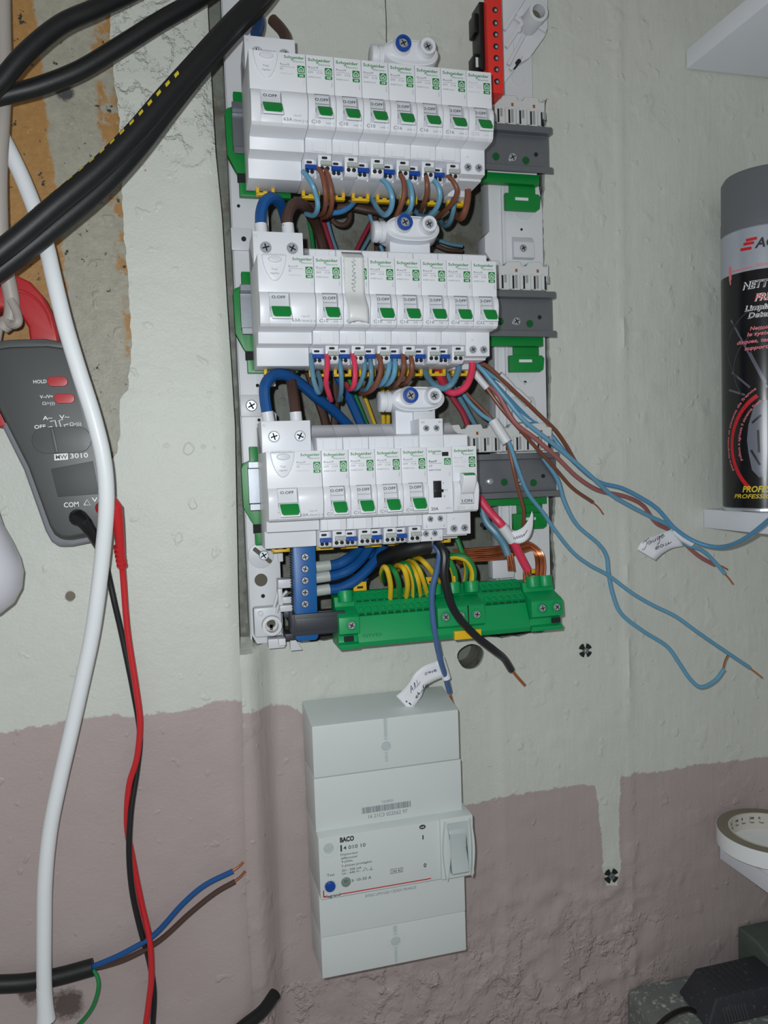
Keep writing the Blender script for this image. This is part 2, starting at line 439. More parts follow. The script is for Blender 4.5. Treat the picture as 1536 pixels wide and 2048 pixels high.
c, low = paint(nb, lineR, (wz, [(p[1], p[0]) for p in wl], [(p[1], p[0]) for p in wr]))
deep = nb.step(nb.y, 0.0905, 0.002)
conc = nb.mix(nb.noise(60, 7, 0.7), lin((92, 96, 90)), lin((146, 148, 138)))
conc = nb.mix(nb.math('MULTIPLY', nb.step(nb.noise(45, 6, 0.7, 2.0), 0.58, 0.1), 0.5), conc, lin((92, 80, 60)))
xc = U(772, 60, WALL).x * S
ck = nb.math('ABSOLUTE', nb.math('SUBTRACT', nb.math('ADD', nb.x, nb.math('MULTIPLY', nb.math('SUBTRACT', nb.noise(60, 3, .5, 5.0), .5), .003)), xc))
ck = nb.math('MULTIPLY', nb.math('SUBTRACT', 1.0, nb.step(ck, 0.0004, 0.0002)), nb.step(nb.z, ZO + .02, .002))
c = nb.mix(ck, c, lin((84, 80, 70)))
colr = nb.mix(deep, c, conc)
rough = nb.math('ADD', nb.math('MULTIPLY', low, -0.12), nb.math('ADD', 0.5, nb.math('MULTIPLY', nb.noise(25, 3), 0.1)))
vn = nb.t.nodes.new('ShaderNodeMapping'); vn.inputs['Scale'].default_value = (160, 160, 26); nb.L(nb.pos, vn.inputs['Vector'])
vs_ = nb.t.nodes.new('ShaderNodeTexNoise'); vs_.inputs['Scale'].default_value = 1.0; vs_.inputs['Detail'].default_value = 5; nb.L(vn.outputs[0], vs_.inputs['Vector'])
blob = nb.step(nb.noise(38, 2, 0.45, 21.0), 0.66, 0.1)                      # trowel lumps
drip = nb.step(nb.noise(95, 2, 0.4, 31.0), 0.70, 0.06)
foot = nb.math('MULTIPLY', nb.math('SUBTRACT', 1.0, nb.step(nb.z, ZO - 0.648, 0.05)), nb.math('SUBTRACT', 1.0, nb.step(nb.x, 0.30, 0.06)))
ridg = nb.math('ABSOLUTE', nb.math('SUBTRACT', nb.noise(13, 5, 0.55, 41.0), 0.5))
ridg = nb.math('SUBTRACT', 1.0, nb.math('MULTIPLY', ridg, 18.0), clamp=True)
scab = nb.math('MULTIPLY', foot, nb.math('ADD', nb.math('MULTIPLY', ridg, 0.6), nb.math('MULTIPLY', nb.step(nb.noise(34, 5, 0.6, 51.0), 0.57, 0.06), 0.6)))
BACKM = nb.finish(colr, rough, ((vs_.outputs['Fac'], 0.0007), (nb.noise(520, 3, 0.5), 0.0003), (blob, 0.0007), (drip, 0.0005), (scab, 0.0026)))
nl = NT('painted_plaster_left')
lineL = [mz(U(px, py, LWALL)) for px, py in ((-60, 1478), (0, 1466), (100, 1446), (170, 1433), (300, 1430), (380, 1420), (430, 1402), (485, 1404))]
c, low = paint(nl, lineL)
n7 = nl.math('MULTIPLY', nl.math('SUBTRACT', nl.noise(70, 6, 0.7), 0.5), 0.012)
xs = nl.math('ADD', nl.math('ADD', nl.x, n7), nl.math('MULTIPLY', nl.math('SUBTRACT', nl.z, ZO), 0.055))
pa, pb = U(102, 300, 69), U(206, 300, 69)
b1 = (pa.x + 0.055 * pa.z) * S; b2 = (pb.x + 0.055 * pb.z) * S
brick = nl.mix(nl.noise(220, 6, 0.7), lin((142, 102, 54)), lin((184, 142, 86)))
mort = nl.mix(nl.noise(130, 8, 0.75), lin((122, 120, 108)), lin((188, 184, 168)))
sub = nl.mix(nl.step(xs, b1, 0.002), brick, mort); sub = nl.mix(nl.step(xs, b2, 0.003), sub, nl.mix(nl.step(nl.noise(75, 6, 0.7, 4.0), 0.5, 0.08), brick, mort))
zr = (U(150, 800, 69).z) * S + ZO
sub = nl.mix(nl.step(nl.z, zr, 0.004), mort, sub)
sub = nl.mix(nl.step(nl.noise(150, 6, 0.7, 11.0), 0.64, 0.03), sub, lin((44, 46, 50)))
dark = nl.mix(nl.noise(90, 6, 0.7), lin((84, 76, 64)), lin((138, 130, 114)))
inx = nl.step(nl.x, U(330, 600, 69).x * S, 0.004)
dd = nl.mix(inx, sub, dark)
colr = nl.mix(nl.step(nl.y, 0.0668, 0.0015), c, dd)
for px, py, rad, cc, yy in ((66, 1978, .012, (78, 60, 54), LWALL), (134, 2008, .013, (70, 54, 48), LWALL), (130, 186, .0065, (34, 38, 48), 69), (291, 341, .0009, (170, 108, 50), LWALL), (140, 1192, .004, (120, 116, 104), LWALL)):
    q = U(px, py, yy); dn = nl.t.nodes.new('ShaderNodeVectorMath'); dn.operation = 'DISTANCE'; nl.L(nl.pos, dn.inputs[0]); dn.inputs[1].default_value = (q.x * S, yy * S, q.z * S + ZO)
    e = nl.math('ADD', dn.outputs['Value'], nl.math('MULTIPLY', nl.math('SUBTRACT', nl.noise(180, 6, .8, px), .5), rad * 1.3))
    colr = nl.mix(nl.math('MULTIPLY', nl.math('SUBTRACT', 1.0, nl.step(e, rad * .8, rad * .4)), 0.85), colr, lin(cc))
top = nl.math('MULTIPLY', nl.step(nl.z, ZO - 0.045, 0.03), nl.step(nl.x, U(225, 60, LWALL).x * S, 0.004))
crump = nl.math('MULTIPLY', top, nl.step(nl.noise(48, 5, 0.6, 61.0), 0.5, 0.08))
drip = nl.step(nl.noise(80, 2, 0.4, 31.0), 0.70, 0.06)
LEFTM = nl.finish(colr, 0.5, ((nl.noise(90, 5, 0.55), 0.0006), (nl.noise(520, 3, 0.5), 0.0003), (crump, 0.0022), (drip, 0.0006)))
# right/back wall with the niche and a drilled hole
nx1 = [U(px, py, WALL) for px, py in ((1092, 196), (1090, 330), (1086, 450), (1094, 620), (1103, 740), (1100, 830), (1106, 900), (1112, 1010), (1106, 1080), (1112, 1130), (1108, 1200), (1090, 1262))]
nprof = [(-44, 26), (205, 26)] + [(p.x, p.z) for p in nx1] + [(U(1010, 1276, WALL).x, U(1010, 1276, WALL).z), (80, -394), (20, -395), (-44, -392)]
hc = U(943, 1314, WALL)
hole_prof = [(hc.x + 11.5 * (1 + 0.06 * math.sin(3 * t * 0.2617)) * math.cos(t * 0.2617), hc.z + 10.5 * math.sin(t * 0.2617)) for t in range(24)]
me = wall_solid('wall_back', -70, 640, -1020, 330, 4.0, y_back, 200, BACKM)
me = carve(me, [(ragged(nprof, 1.6, 3.0, 2.0), 20, NICHE), (hole_prof, 40, 118)], 'wall_back')
tag(put('wall_back', me), 'cream and mauve painted plaster wall around the wiring panel', None, None, 'structure')
pt = [U(px, py, LWALL) for px, py in ((226, -60), (219, 40), (224, 120), (236, 210), (243, 330), (246, 430), (256, 560), (263, 690), (256, 780), (238, 800), (240, 850), (234, 905), (222, 920), (205, 880), (186, 800), (120, 815), (-80, 800), (-130, -60))]
me = wall_solid('wall_left', -470, edge_x, -1020, 330, 5.0, y_left, 190, LEFTM, 5)
me = carve(me, [(ragged([(p.x, p.z) for p in pt], 1.1, 3.0, 4.0), 20, 69)], 'wall_left')
tag(put('wall_left', me), 'proud painted pier with a strip of bare orange brick and mortar', None, None, 'structure')
# ------------------------------------------------------------------ panel frame
def loc_of(px, py, y): p = U(px, py, y); return (p.x, p.y, p.z)
FRY = 78.0
frame = thing('panel_frame', 'white plastic wiring panel frame of two uprights set in the wall niche', 'panel frame', (-45, FRY, -391))
fo = (-45, FRY, -391)
def fpart(name, b, mt, bev=0.0, label=None, parent=None):
    o = put(name, b.mesh(name, mt, bev, o=fo), parent or frame)
    if label: o['label'] = label
    return o
b = MB(); b.pry([(-45, 126), (-45, -383), (-41, -391), (-21, -391), (-21, -330), (-19, -310), (-19, -220), (-25, -214), (-25, -200), (-19, -194), (-19, -95), (-25, -88), (-25, -75), (-19, -70), (-19, 126)], FRY, FRY + 16)
b.box(-45.6, -44, FRY + 2, FRY + 24, -388, 126)          # side lip
b.box(-23, -19, FRY - 3, FRY, -200, -10); b.box(-23, -19, FRY - 3, FRY, -330, -262)
lu = fpart('left_upright', b, FRAME, 0.7)
b = MB(); b.pry([(154, 60), (154, -80), (150, -84), (150, -96), (156, -104), (156, -330), (152, -338), (152, -375), (160, -380), (200, -380), (200, -60), (194, -20), (194, 60)], FRY, FRY + 16)
b.box(164, 166.5, FRY - 3, FRY, -375, -46); b.box(154, 157, FRY - 4, FRY, -375, -120)
ru = fpart('right_upright', b, FRAME, 0.7)
for px, py, r in ((477, 412, 1.2), (515, 771, 1.3), (518, 840, 1.2)):
    p = U(px, py, FRY); fpart('screw_hole', MB().cyl((p.x, p.y - 0.3, p.z), (0, 1, 0), r, 1.0, 12), HOLE, parent=lu)
for px, py, r in ((1007, 448, 1.4), (1043, 459, 1.0), (1050, 765, 1.4), (1054, 828, 1.4), (965, 1050, 2.0)):
    p = U(px, py, FRY); fpart('screw_hole', MB().cyl((p.x, p.y - 0.3, p.z), (0, 1, 0), r, 1.0, 12), HOLE, parent=ru)
def screw_mesh(r, cross=True, key='s'):
    def f():
        b = MB(); b.lathe((0, 0, 0), (0, -1, 0), [(r, 0), (r, 0.5), (r * 0.86, 1.0)], 16)
        for a in (0.5, 0.5 + math.pi / 2):
            c_, s_ = math.cos(a), math.sin(a); L_, w = r * 0.66, r * 0.13
            b.add([(c_ * L_ - s_ * w, -1.05, s_ * L_ + c_ * w), (c_ * L_ + s_ * w, -1.05, s_ * L_ - c_ * w), (-c_ * L_ + s_ * w, -1.05, -s_ * L_ - c_ * w), (-c_ * L_ - s_ * w, -1.05, -s_ * L_ + c_ * w)], [(0, 1, 2, 3)], 1)
        return b.mesh('screw', [STEEL, HOLE])
    return cached(('screw', r), f)
def rel(p, o): return (p[0] - o[0], p[1] - o[1], p[2] - o[2])
# square screw seats on the uprights
for px, py, sc in ((487, 480, 0), (505, 812, 1)):
    p = U(px, py, FRY)
    s_ = fpart('screw_seat', MB().box(p.x - 9, p.x + 6, FRY - 2.5, FRY, p.z - 8, p.z + 8), WHITE2, 0.8, parent=lu)
    if sc: put('screw', screw_mesh(4.2), s_, rel((p.x - 1, FRY - 2.6, p.z), fo))
    else: fpart('screw_hole', MB().cyl((p.x, FRY - 2.8, p.z), (0, 1, 0), 1.8, 1, 14), HOLE, parent=s_)
for px, py in ((1042, 497),):
    p = U(px, py, FRY); s_ = fpart('screw_seat', MB().prx([(FRY, p.z + 9), (FRY - 4, p.z + 4), (FRY - 4, p.z - 8), (FRY, p.z - 9)], p.x - 8, p.x + 10), WHITE2, 0.6, parent=ru)
    put('screw', screw_mesh(3.0), s_, rel((p.x, FRY - 4.2, p.z - 1), fo))
p = U(1045, 820, FRY); fpart('screw_seat', MB().prx([(FRY, p.z + 11), (FRY - 4, p.z + 5), (FRY - 4, p.z - 10), (FRY, p.z - 11)], p.x - 10, p.x + 10), WHITE2, 0.6, parent=ru)
for px, py in ((1047, 420), (1052, 748), (1062, 1080)):
    p = U(px, py, FRY); fpart('moulded_ring', MB().ring((p.x, FRY - 0.6, p.z), (0, 1, 0), 8, 7, 1.0, 24), WHITE2, parent=ru)
# slotted disc with its screw, round hole, corner boss (bottom left)
p = U(527, 1110, FRY)
d_ = fpart('slotted_disc', MB().cyl((p.x - 2, FRY - 2, p.z), (0, 1, 0), 9.5, 2.5, 28), WHITE2, 0.3, parent=lu)
q = math.radians(-42); cs, sn = math.cos(q), math.sin(q)
fpart('slot', MB().add([(p.x - 1 + cs * a - sn * w, FRY - 2.15, p.z + sn * a + cs * w) for a, w in ((-8, -1.6), (8, -1.6), (8.6, 0), (8, 1.6), (-8, 1.6), (-8.6, 0))], [list(range(6))]), mat('shadowed_wall_plaster', (96, 92, 80), 0.8), parent=d_)
put('screw', screw_mesh(3.6), d_, rel((p.x, FRY - 2.2, p.z), fo))
p = U(522, 1160, FRY); fpart('knockout_hole', MB().cyl((p.x, FRY - 0.25, p.z), (0, 1, 0), 4.8, 1, 22), MATS['shadowed_wall_plaster'], parent=lu)
p = U(526, 1192, FRY); fpart('screw_hole', MB().cyl((p.x, FRY - 0.25, p.z), (0, 1, 0), 1.5, 1, 12), HOLE, parent=lu)
p = U(543, 1250, FRY - 12)
cb = MB(); cb.box(p.x - 12.5, p.x + 8, FRY - 10, FRY, p.z - 9, p.z + 13); boss = fpart('corner_boss', cb, WHITE2, 2.0, parent=lu)
fpart('boss_collar', MB().ring((p.x, FRY - 17, p.z), (0, 1, 0), 7.2, 4.8, 9, 28), FRAME, 0.3, parent=boss)
fpart('keyhole', MB().cyl((p.x, FRY - 10.3, p.z + .6), (0, 1, 0), 3.2, 0.5, 18).box(p.x - 1.1, p.x + 1.1, FRY - 10.3, FRY - 9.9, p.z - 4.2, p.z), MATS['shadowed_wall_plaster'], parent=boss)
fpart('stud', MB().cyl((p.x - 7.5, FRY - 13, p.z + 9), (0, 1, 0), 1.8, 5, 12), FRAME, 0.3, parent=boss)
# snap-in clips beside the boss
cl = MB()
for px0, py0, px1, py1, ya, yb in ((556, 1160, 590, 1175, 58, 70), (560, 1212, 588, 1222, 56, 70), (556, 1178, 566, 1210, 60, 72), (565, 1195, 585, 1206, 60, 64)):
    a, c2 = U(px0, py0, ya), U(px1, py1, ya); cl.box(a.x, c2.x, ya, yb, c2.z, a.z)
fpart('snap_clip', cl, WHITE2, 0.5, parent=lu)
a = U(545, 1160, 70); c2 = U(572, 1225, 62)
fpart('clear_rib', MB().tube([U(548, 1215, 68), U(556, 1185, 66), U(566, 1170, 64)], 1.2, 6).tube([U(553, 1225, 68), U(562, 1195, 64), U(574, 1182, 62)], 1.2, 6), FRAME, parent=lu)
tg = U(590, 1288, 70); fpart('snap_leg', MB().pry([(tg.x - 4, tg.z + 7), (tg.x - 1.5, tg.z + 7), (tg.x + 5, tg.z - 4), (tg.x - 4, tg.z - 4)], 66, 70).box(tg.x - 20, tg.x - 8, 66, 76, tg.z - 1, tg.z + 6), WHITE2, 0.4, parent=lu)
fpart('square_tab', MB().box(tg.x - 13, tg.x - 8, 60, 72, tg.z + 2, tg.z + 7), WHITE, 0.4, parent=lu)
# top right corner bracket
oc = [U(px, py, 70) for px, py in ((1000, -40), (1098, -40), (1098, 55), (1092, 70), (1062, 112), (1040, 125), (1010, 165), (1000, 160))]
cb_ = fpart('corner_bracket', MB().pry([(p.x, p.z) for p in oc], 72, FRY + 4), FRAME, 0.6)
p = U(1078, 22, 52)
fpart('boss_collar', MB().ring((p.x, 52, p.z), (0, 1, 0), 7.5, 5.2, 22, 26), WHITE2, 0.4, parent=cb_)
fpart('keyhole', MB().cyl((p.x, 60, p.z), (0, 1, 0), 5.1, 0.5, 20), MATS['shadowed_wall_plaster'], parent=cb_)
for i, (x0, y0, x1, y1) in enumerate(((1008, 60, 1052, -10), (1012, 95, 1058, 25), (1016, 130, 1048, 70), (1020, 140, 1042, 112), (1055, 40, 1092, 62), (1032, 60, 1042, 62), (1030, 35, 1064, 60))):
    a, c2 = U(x0, y0, 68), U(x1, y1, 66)
    fpart('bracket_rib', MB().tube([a, a.lerp(c2, .5), c2], 1.9, 4), WHITE2, 0.3, parent=cb_)
for px, py in ((1040, 28), (1035, 90)):
    a = U(px, py, 71); fpart('bracket_window', MB().pry([(a.x - 3.5, a.z - 4), (a.x + 2.5, a.z - 1), (a.x + 3, a.z + 5), (a.x - 3, a.z + 2)], 70.5, 72.5), WHITE, parent=cb_)
fpart('bracket_pin', MB().cyl((U(1034, 127, 66).x, 62, U(1034, 127, 66).z), (0, 1, 0), 1.6, 14, 10), HOLE, parent=cb_)
p = U(1036, 157, FRY); fpart('moulded_dimple', MB().ring((p.x, FRY - .5, p.z), (0, 1, 0), 5.5, 4.6, 1, 24), WHITE2, parent=ru)
# ------------------------------------------------------------------ rails, combs, feed connectors
ROWZ = (0, -125, -250); RN = ('top', 'middle', 'bottom')
def rail_mesh():
    y, t = 59.2, 1.0; z0, z1 = -5.0, -40.0
    pr = [(y, z0), (y + t, z0), (y + t, z0 - 3.8), (y + 7.5, z0 - 3.8), (y + 7.5, z1 + 3.8), (y + t, z1 + 3.8), (y + t, z1), (y, z1), (y, z1 + 4.8), (y + 6.5, z1 + 4.8), (y + 6.5, z0 - 4.8), (y, z0 - 4.8)]
    return MB().prx(pr, 0, 243.5).mesh('rail', RAILM, 0.35, 1)
def comb_mesh():
    b = MB(); pr = [(0, -3.5)]
    x = 0
    top = []
    for i in range(11):
        x0 = i * 18; top += [(x0, 18), (x0 + 11, 18.5), (x0 + 12.5, 15), (x0 + 16, 15)]
    b.pry([(0, -3.5)] + top + [(196, 18), (197, 16), (196.5, 4), (194, 2), (194, -3.5)], 63.5, 72)
    for i in range(22): b.box(i * 9 + 1, i * 9 + 3.4, 61.5, 64, -3.4, 8.5)
    return b.mesh('comb_body', COMB, 0.35, 1)
def comb_slots():
    b = MB()
    for i in range(22):
        b.box(i * 9 + 4.1, i * 9 + 5.5, 63.2, 64, -2.5, 7.5)
        b.box(i * 9 + 6.3, i * 9 + 8.3, 63.3, 64, 2 if i % 2 else -2, 8, 1)
    return b.mesh('slots', [HOLE, mat('slot_shade_grey', (150, 153, 158), 0.5)])
def comb_gilt():
    b = MB()
    for i in range(11): b.box(i * 18 + 6.6, i * 18 + 8.4, 63.2, 64, 10.2, 12.6)
    return b.mesh('contacts', COPPER)
for k, rz in enumerate(ROWZ):
    r = thing('din_rail', 'galvanised steel mounting rail carrying the %s row of breakers' % RN[k], 'rail', (-43, 0, rz), 'mounting rails')
    put('channel', cached('rail', rail_mesh), r)
    xo = 43
    for (px, py, kind) in ((1025, 315, 's'), (992, 313, 'g'), (1052, 321, 'g'), (1072, 309, 'h')):
        p = U(px, py, 65.6); lx, lz = p.x + xo, p.z
        if kind == 's':
            put('screw', screw_mesh(3.4), r, (lx, 65.6, lz))
        elif kind == 'g':
            put('bolt_hole', cached('ghole', lambda: MB().cyl((0, 0, 0), (0, 1, 0), 2.9, 0.5, 18).ring((0, -0.2, 0), (0, 1, 0), 1.6, 1.2, .4, 14).mesh('bolt_hole', mat('green_in_hole', (0, 88, 40), 0.5))), r, (lx, 65.3, lz))
        else:
            put('bolt_hole', cached('dhole', lambda: MB().cyl((0, 0, 0), (0, 1, 0), 1.6, 0.5, 14).mesh('bolt_hole', HOLE)), r, (lx, 65.3, lz))
    if k == 2: put('rivet', cached('rivet', lambda: MB().lathe((0, 0, 0), (0, -1, 0), [(2.8, 0), (2.5, 1.6), (1.5, 2.2)], 16).mesh('rivet', STEEL)), r, (U(980, 963, 65).x + xo, 65.6, -250 * 0 + (U(980, 963, 65).z + 250)))
    put('rail_bracket', cached('brR', lambda: MB().box(163, 236, 67.5, 73.5, -46, -38.5).box(212, 234, 71.5, 73.5, -54, -46).mesh('rail_bracket', GREEN, 0.5)), r)
    put('bracket_tab', cached('brT', lambda: MB().pry([(207, -53), (235, -53), (237, -55), (236, -64), (233, -66), (207, -66)], 68, 72).mesh('bracket_tab', GREEN, 0.8)), r)
    put('tab_slot', cached('brS', lambda: MB().box(215, 226, 67.6, 68.3, -58.6, -56.4).mesh('tab_slot', FRAME)), r)
    put('rail_bracket', cached('brL', lambda: MB().pry([(2, 6), (8, 6), (8, -2), (10, -6), (10, -32), (13, -36), (13, -48), (10, -50), (10, -62), (40, -62), (40, -66), (3.5, -66), (3.5, -52), (1, -48), (-4, -38), (-4.5, -10), (-3, -6), (2, -4)], 68, 73.5).mesh('rail_bracket', GREEN, 0.6)), r)
    put('bracket_shadow_slot', cached('brD', lambda: MB().box(2.2, 9.5, 67.6, 68.2, -57, -50.5).mesh('slot', HOLE)), r)
    c_ = thing('distribution_comb', 'slotted white busbar comb above the %s rail' % RN[k], 'busbar', (0, 0, rz), 'busbar combs')
    put('comb_body', cached('comb', comb_mesh), c_)
    tag(put('slots', cached('combs', comb_slots), c_), kind='stuff')
    tag(put('contacts', cached('combg', comb_gilt), c_), 'copper contacts seen in the comb')
    # two-pole feed connector, oval body with a blue-ringed and a plain screw tower
    cx, cz = ((79.5, 24.5), (76.5, 29.5), (76.5, 35.5))[k]
    f = thing('feed_connector', 'white oval feed connector with a blue ringed screw above the %s row' % RN[k], 'connector', (cx, 30, rz + cz), 'feed connectors')
    def fb():
        b = MB()
        pr = [(22.5 * math.copysign(abs(math.cos(t)) ** 0.75, math.cos(t)), 10.0 * math.copysign(abs(math.sin(t)) ** 0.85, math.sin(t))) for t in [2 * math.pi * i / 36 for i in range(36)]]
        b.pry(pr, 0, 18, 0, 0.86); b.pry([(x * 0.88, z * 0.78) for x, z in pr], -2.2, 0.2, 0, 0.8)
        return b.mesh('housing', WHITE, 0.8)
    put('housing', cached('fb', fb), f)
    put('side_nub', cached('fn', lambda: MB().lathe((-19, 8, -1), (-1, 0, 0), [(7.5, 0), (7.5, 3), (6.4, 3.4), (6.4, 4.4), (7.5, 4.8), (7.2, 8), (6.2, 8.6)], 22).mesh('side_nub', WHITE)), f)
    put('neck', cached('fk', lambda: MB().box(-15, 15, 8, 20, -30, -6).mesh('neck', WHITE, 0.8)), f)
    t1 = put('screw_tower', cached('ft1', lambda: MB().lathe((-7.5, -1, 2), (0, -1, 0), [(7, 0), (6, 2.5), (5.2, 5)], 24).mesh('screw_tower', WHITE)), f)
    tag(put('collar', cached('fc', lambda: MB().ring((-7.5, -7.6, 2), (0, 1, 0), 5.4, 3.5, 2.6, 26).mesh('collar', BLUE, 0.3)), t1), 'blue ring')
    put('screw', screw_mesh(3.3), t1, (-7.5, -6.0, 2))
    t2 = put('screw_tower', cached('ft2', lambda: MB().lathe((10, -1, 1.5), (0, -1, 0), [(7, 0), (6, 2.5), (5.4, 4.6)], 24).ring((10, -7.4, 1.5), (0, 1, 0), 5.4, 3.4, 2.4, 26).mesh('screw_tower', WHITE)), f)
    put('screw', screw_mesh(3.1), t2, (10, -5.8, 1.5))
# ------------------------------------------------------------------ modular devices
def cheeks(b, a, c, x0, x1):
    pr = [(0.05, -23.3), (-2.6, -26.2), (-3.2, -30), (-2.8, -34), (-0.6, -43.3), (1.5, -44.6), (3.5, -44), (3.5, -23.4)]
    b.prx(pr, x0, a); b.prx(pr, c, x1)
    b.prx([(-1.75, -39.2), (-0.6, -43.3), (1.5, -44.6), (3.5, -44), (3.5, -39.2)], a - .1, c + .1)
def dm_body(kind):
    nose = [(0, 0.3), (0, -23.4), (2.6, -23.6), (2.6, -40), (1.5, -44.7)]
    if kind == 'ct': nose = [(0, 0.3), (0, -44), (0.6, -44.7)]
    up = [(58.5, 20), (53, 19.5), (49, 16.5), (44, 13.2), (36, 10.6), (17, 9.2), (16.5, 8.6), (16.5, 0.3)]
    lo = {'dm': [(14.5, -45), (15.3, -53.8), (27, -54.5), (27.5, -66), (58.5, -66)],
          'sc': [(15, -44.9), (15.6, -61.4), (22.5, -61.8), (23.5, -63.2), (42, -63.4), (44, -67), (58.5, -67)],
          'ct': [(14.5, -45), (15, -56.5), (24, -57), (24.5, -66), (58.5, -66)]}[kind]
    b = MB().prx(nose + lo + up, 0.12, 17.82)
    if kind != 'ct': cheeks(b, 4.6, 14.6, 0.12, 17.82)
    return b.mesh('body', WHITE, 0.35, 2)
def lever_mesh(w, flip=False):
    b = MB()
    if not flip: b.prx([(0.5, -32.6), (-4.9, -33.2), (-9.0, -40.7), (-8.8, -41.7), (-7.6, -41.6), (-3.2, -35.8), (0.5, -35.6)], 0, w)
    else: b.prx([(0.0, -18.0), (-6.0, -18.2), (-8.6, -19.6), (-8.0, -24), (-4.6, -31), (-3.0, -32), (0, -32)], 0, w)
    return b.mesh('lever', WHITE, 0.9, 3)
def lever_cap(w):
    # green face on the sloping front of the lever
    a, c = Vector((0, -5.1, -33.6)), Vector((0, -8.95, -40.6)); n = Vector((0, -0.876, 0.48)); b = MB()
    pr = [(0.5, 0.0), (w - 1.3, 0.0), (w - 0.6, .12), (w - 0.4, 0.75), (w - 1.5, 1.0), (2.2, 1.0), (1.1, 0.82), (0.4, 0.15)]
    n_ = len(pr); vs = []
    for off in (0.0, 0.55):
        for x, t in pr: q = a.lerp(c, t) + n * off; vs.append((x, q.y, q.z))
    b.add(vs, [list(range(n_)), list(range(2 * n_ - 1, n_ - 1, -1))] + [(i, (i + 1) % n_, n_ + (i + 1) % n_, n_ + i) for i in range(n_)])
    return b.mesh('grip', GREEN, 0.2, 2)
def window_mesh(w):
    return MB().prx([(1.6, -23.7), (1.0, -27.6), (0.2, -31), (-1.4, -36), (-1.6, -39.1), (3, -39.1), (3, -23.7)], 0, w).mesh('lever_window', WHITE2, 0.25, 1)
def house_icon():
    b = MB(); n = 6
    def rr(x0, x1, z0, z1, r, y0, y1, mi):
        pr = []
        for cx, cz, a0 in ((x1 - r, z1 - r, 0), (x0 + r, z1 - r, 90), (x0 + r, z0 + r, 180), (x1 - r, z0 + r, 270)):
            for i in range(4): t = math.radians(a0 + 30 * i); pr.append((cx + r * math.cos(t), cz + r * math.sin(t)))
        b.pry(pr, y0, y1, mi)
    rr(0, 4.7, -4.5, 0, 0.5, -0.12, 0.05, 0)
    def stroke(pts, w=0.2):
        for (xa, za), (xb, zb) in zip(pts, pts[1:]):
            d = Vector((xb - xa, zb - za)); L_ = d.length; d /= L_; nx, nz = -d.y * w, d.x * w; e = d * w
            xa2, za2, xb2, zb2 = xa - e.x, za - e.y, xb + e.x, zb + e.y
            b.add([(xa2 + nx, -0.2, za2 + nz), (xb2 + nx, -0.2, zb2 + nz), (xb2 - nx, -0.2, zb2 - nz), (xa2 - nx, -0.2, za2 - nz)], [(0, 1, 2, 3)], 1)
    stroke([(1.5, -3.8), (0.8, -3.8), (0.8, -2.0), (2.35, -0.7), (3.9, -2.0), (3.9, -3.8), (2.6, -3.8)])
    stroke([(2.6, -3.8), (1.7, -3.2), (1.9, -2.4), (2.7, -2.3), (3.0, -2.9), (2.5, -3.2)], 0.15)
    return b.mesh('emblem', [PRINTG, WPRINT])
def xe_box():
    return MB().pry([(0, -0.3), (0.3, 0), (4.4, 0), (4.7, -0.3), (4.7, -1.9), (4.4, -2.2), (0.3, -2.2), (0, -1.9)], -0.12, 0.05).mesh('badge', PRINTG)
def logo_hook():
    return MB().tube(spline([(0, -.02, .9), (-.2, -.02, -.3), (-1.0, -.02, -.9), (-1.3, -.02, -.3), (-.7, -.02, .1), (0, -.02, -.2)], 3), 0.16, 4).mesh('logo_hook', PRINTG)
def brand(t, x, z, w, s=1.0):
    text('Schneider', t, x, -0.08, z - 2.6 * s, w, 1.9 * s, PRINTG, 0.018)
    put('logo_hook', cached('hook', logo_hook), t, (x + w * 0.46, -0.05, z - 3.0 * s))
    text('Electric', t, x + w * 0.46, -0.08, z - 4.8 * s, w * 0.52, 1.15 * s, PRINTG if s > .9 else INKG, 0.0)
def label_dm(t, rating, ref, faint=False, xo=0.0):
    g = INKL if faint else INKG
    brand(t, 1.3, -0.9, 14.6)
    text('Resi9', t, 1.4, -0.08, -8.0, 6.4, 1.35, g, 0.004)
    put('rule', cached(('rule', faint), lambda: MB().box(0, 9, -0.08, 0.05, -0.08, 0.08).mesh('rule', g)), t, (1.4, 0, -8.9))
    text('DM', t, 1.4, -0.08, -11.0, 2.9, 1.3, g); text(rating, t, 6.8, -0.08, -11.0, 3.6, 1.3, g)
    text(ref, t, 1.4, -0.08, -13.8, 7.8, 1.0, g)
    e = put('emblem', cached('house', house_icon), t, (12.0, 0, -6.9))
    bd = put('badge', cached('xe', xe_box), t, (12.0, 0, -11.9)); text('XE', bd, 0.9, -0.16, -1.75, 2.9, 1.3, WPRINT, 0.02)
    text('214402', t, 16.0, -0.08, -15.4, 3.2, 0.7, g, rot=-math.pi / 2)
def term_mesh(which):
    b = MB()
    if which == 'n': b.prx([(23.5, -55), (23.2, -64.8), (25, -66), (28, -66), (28, -55)], 0.3, 7.4)
    else: b.prx([(17.5, -54.2), (18.6, -64.2), (21, -66), (28, -66), (28, -54.2)], 8.7, 17.6)
    return b.mesh('terminal_' + which, WHITE, 0.3, 1)
def pill(w, h):
    return [(math.copysign(w - h, c) + h * math.cos(t), h * math.sin(t)) for t in [2 * math.pi * i / 14 for i in range(14)] for c in (math.cos(t),)]
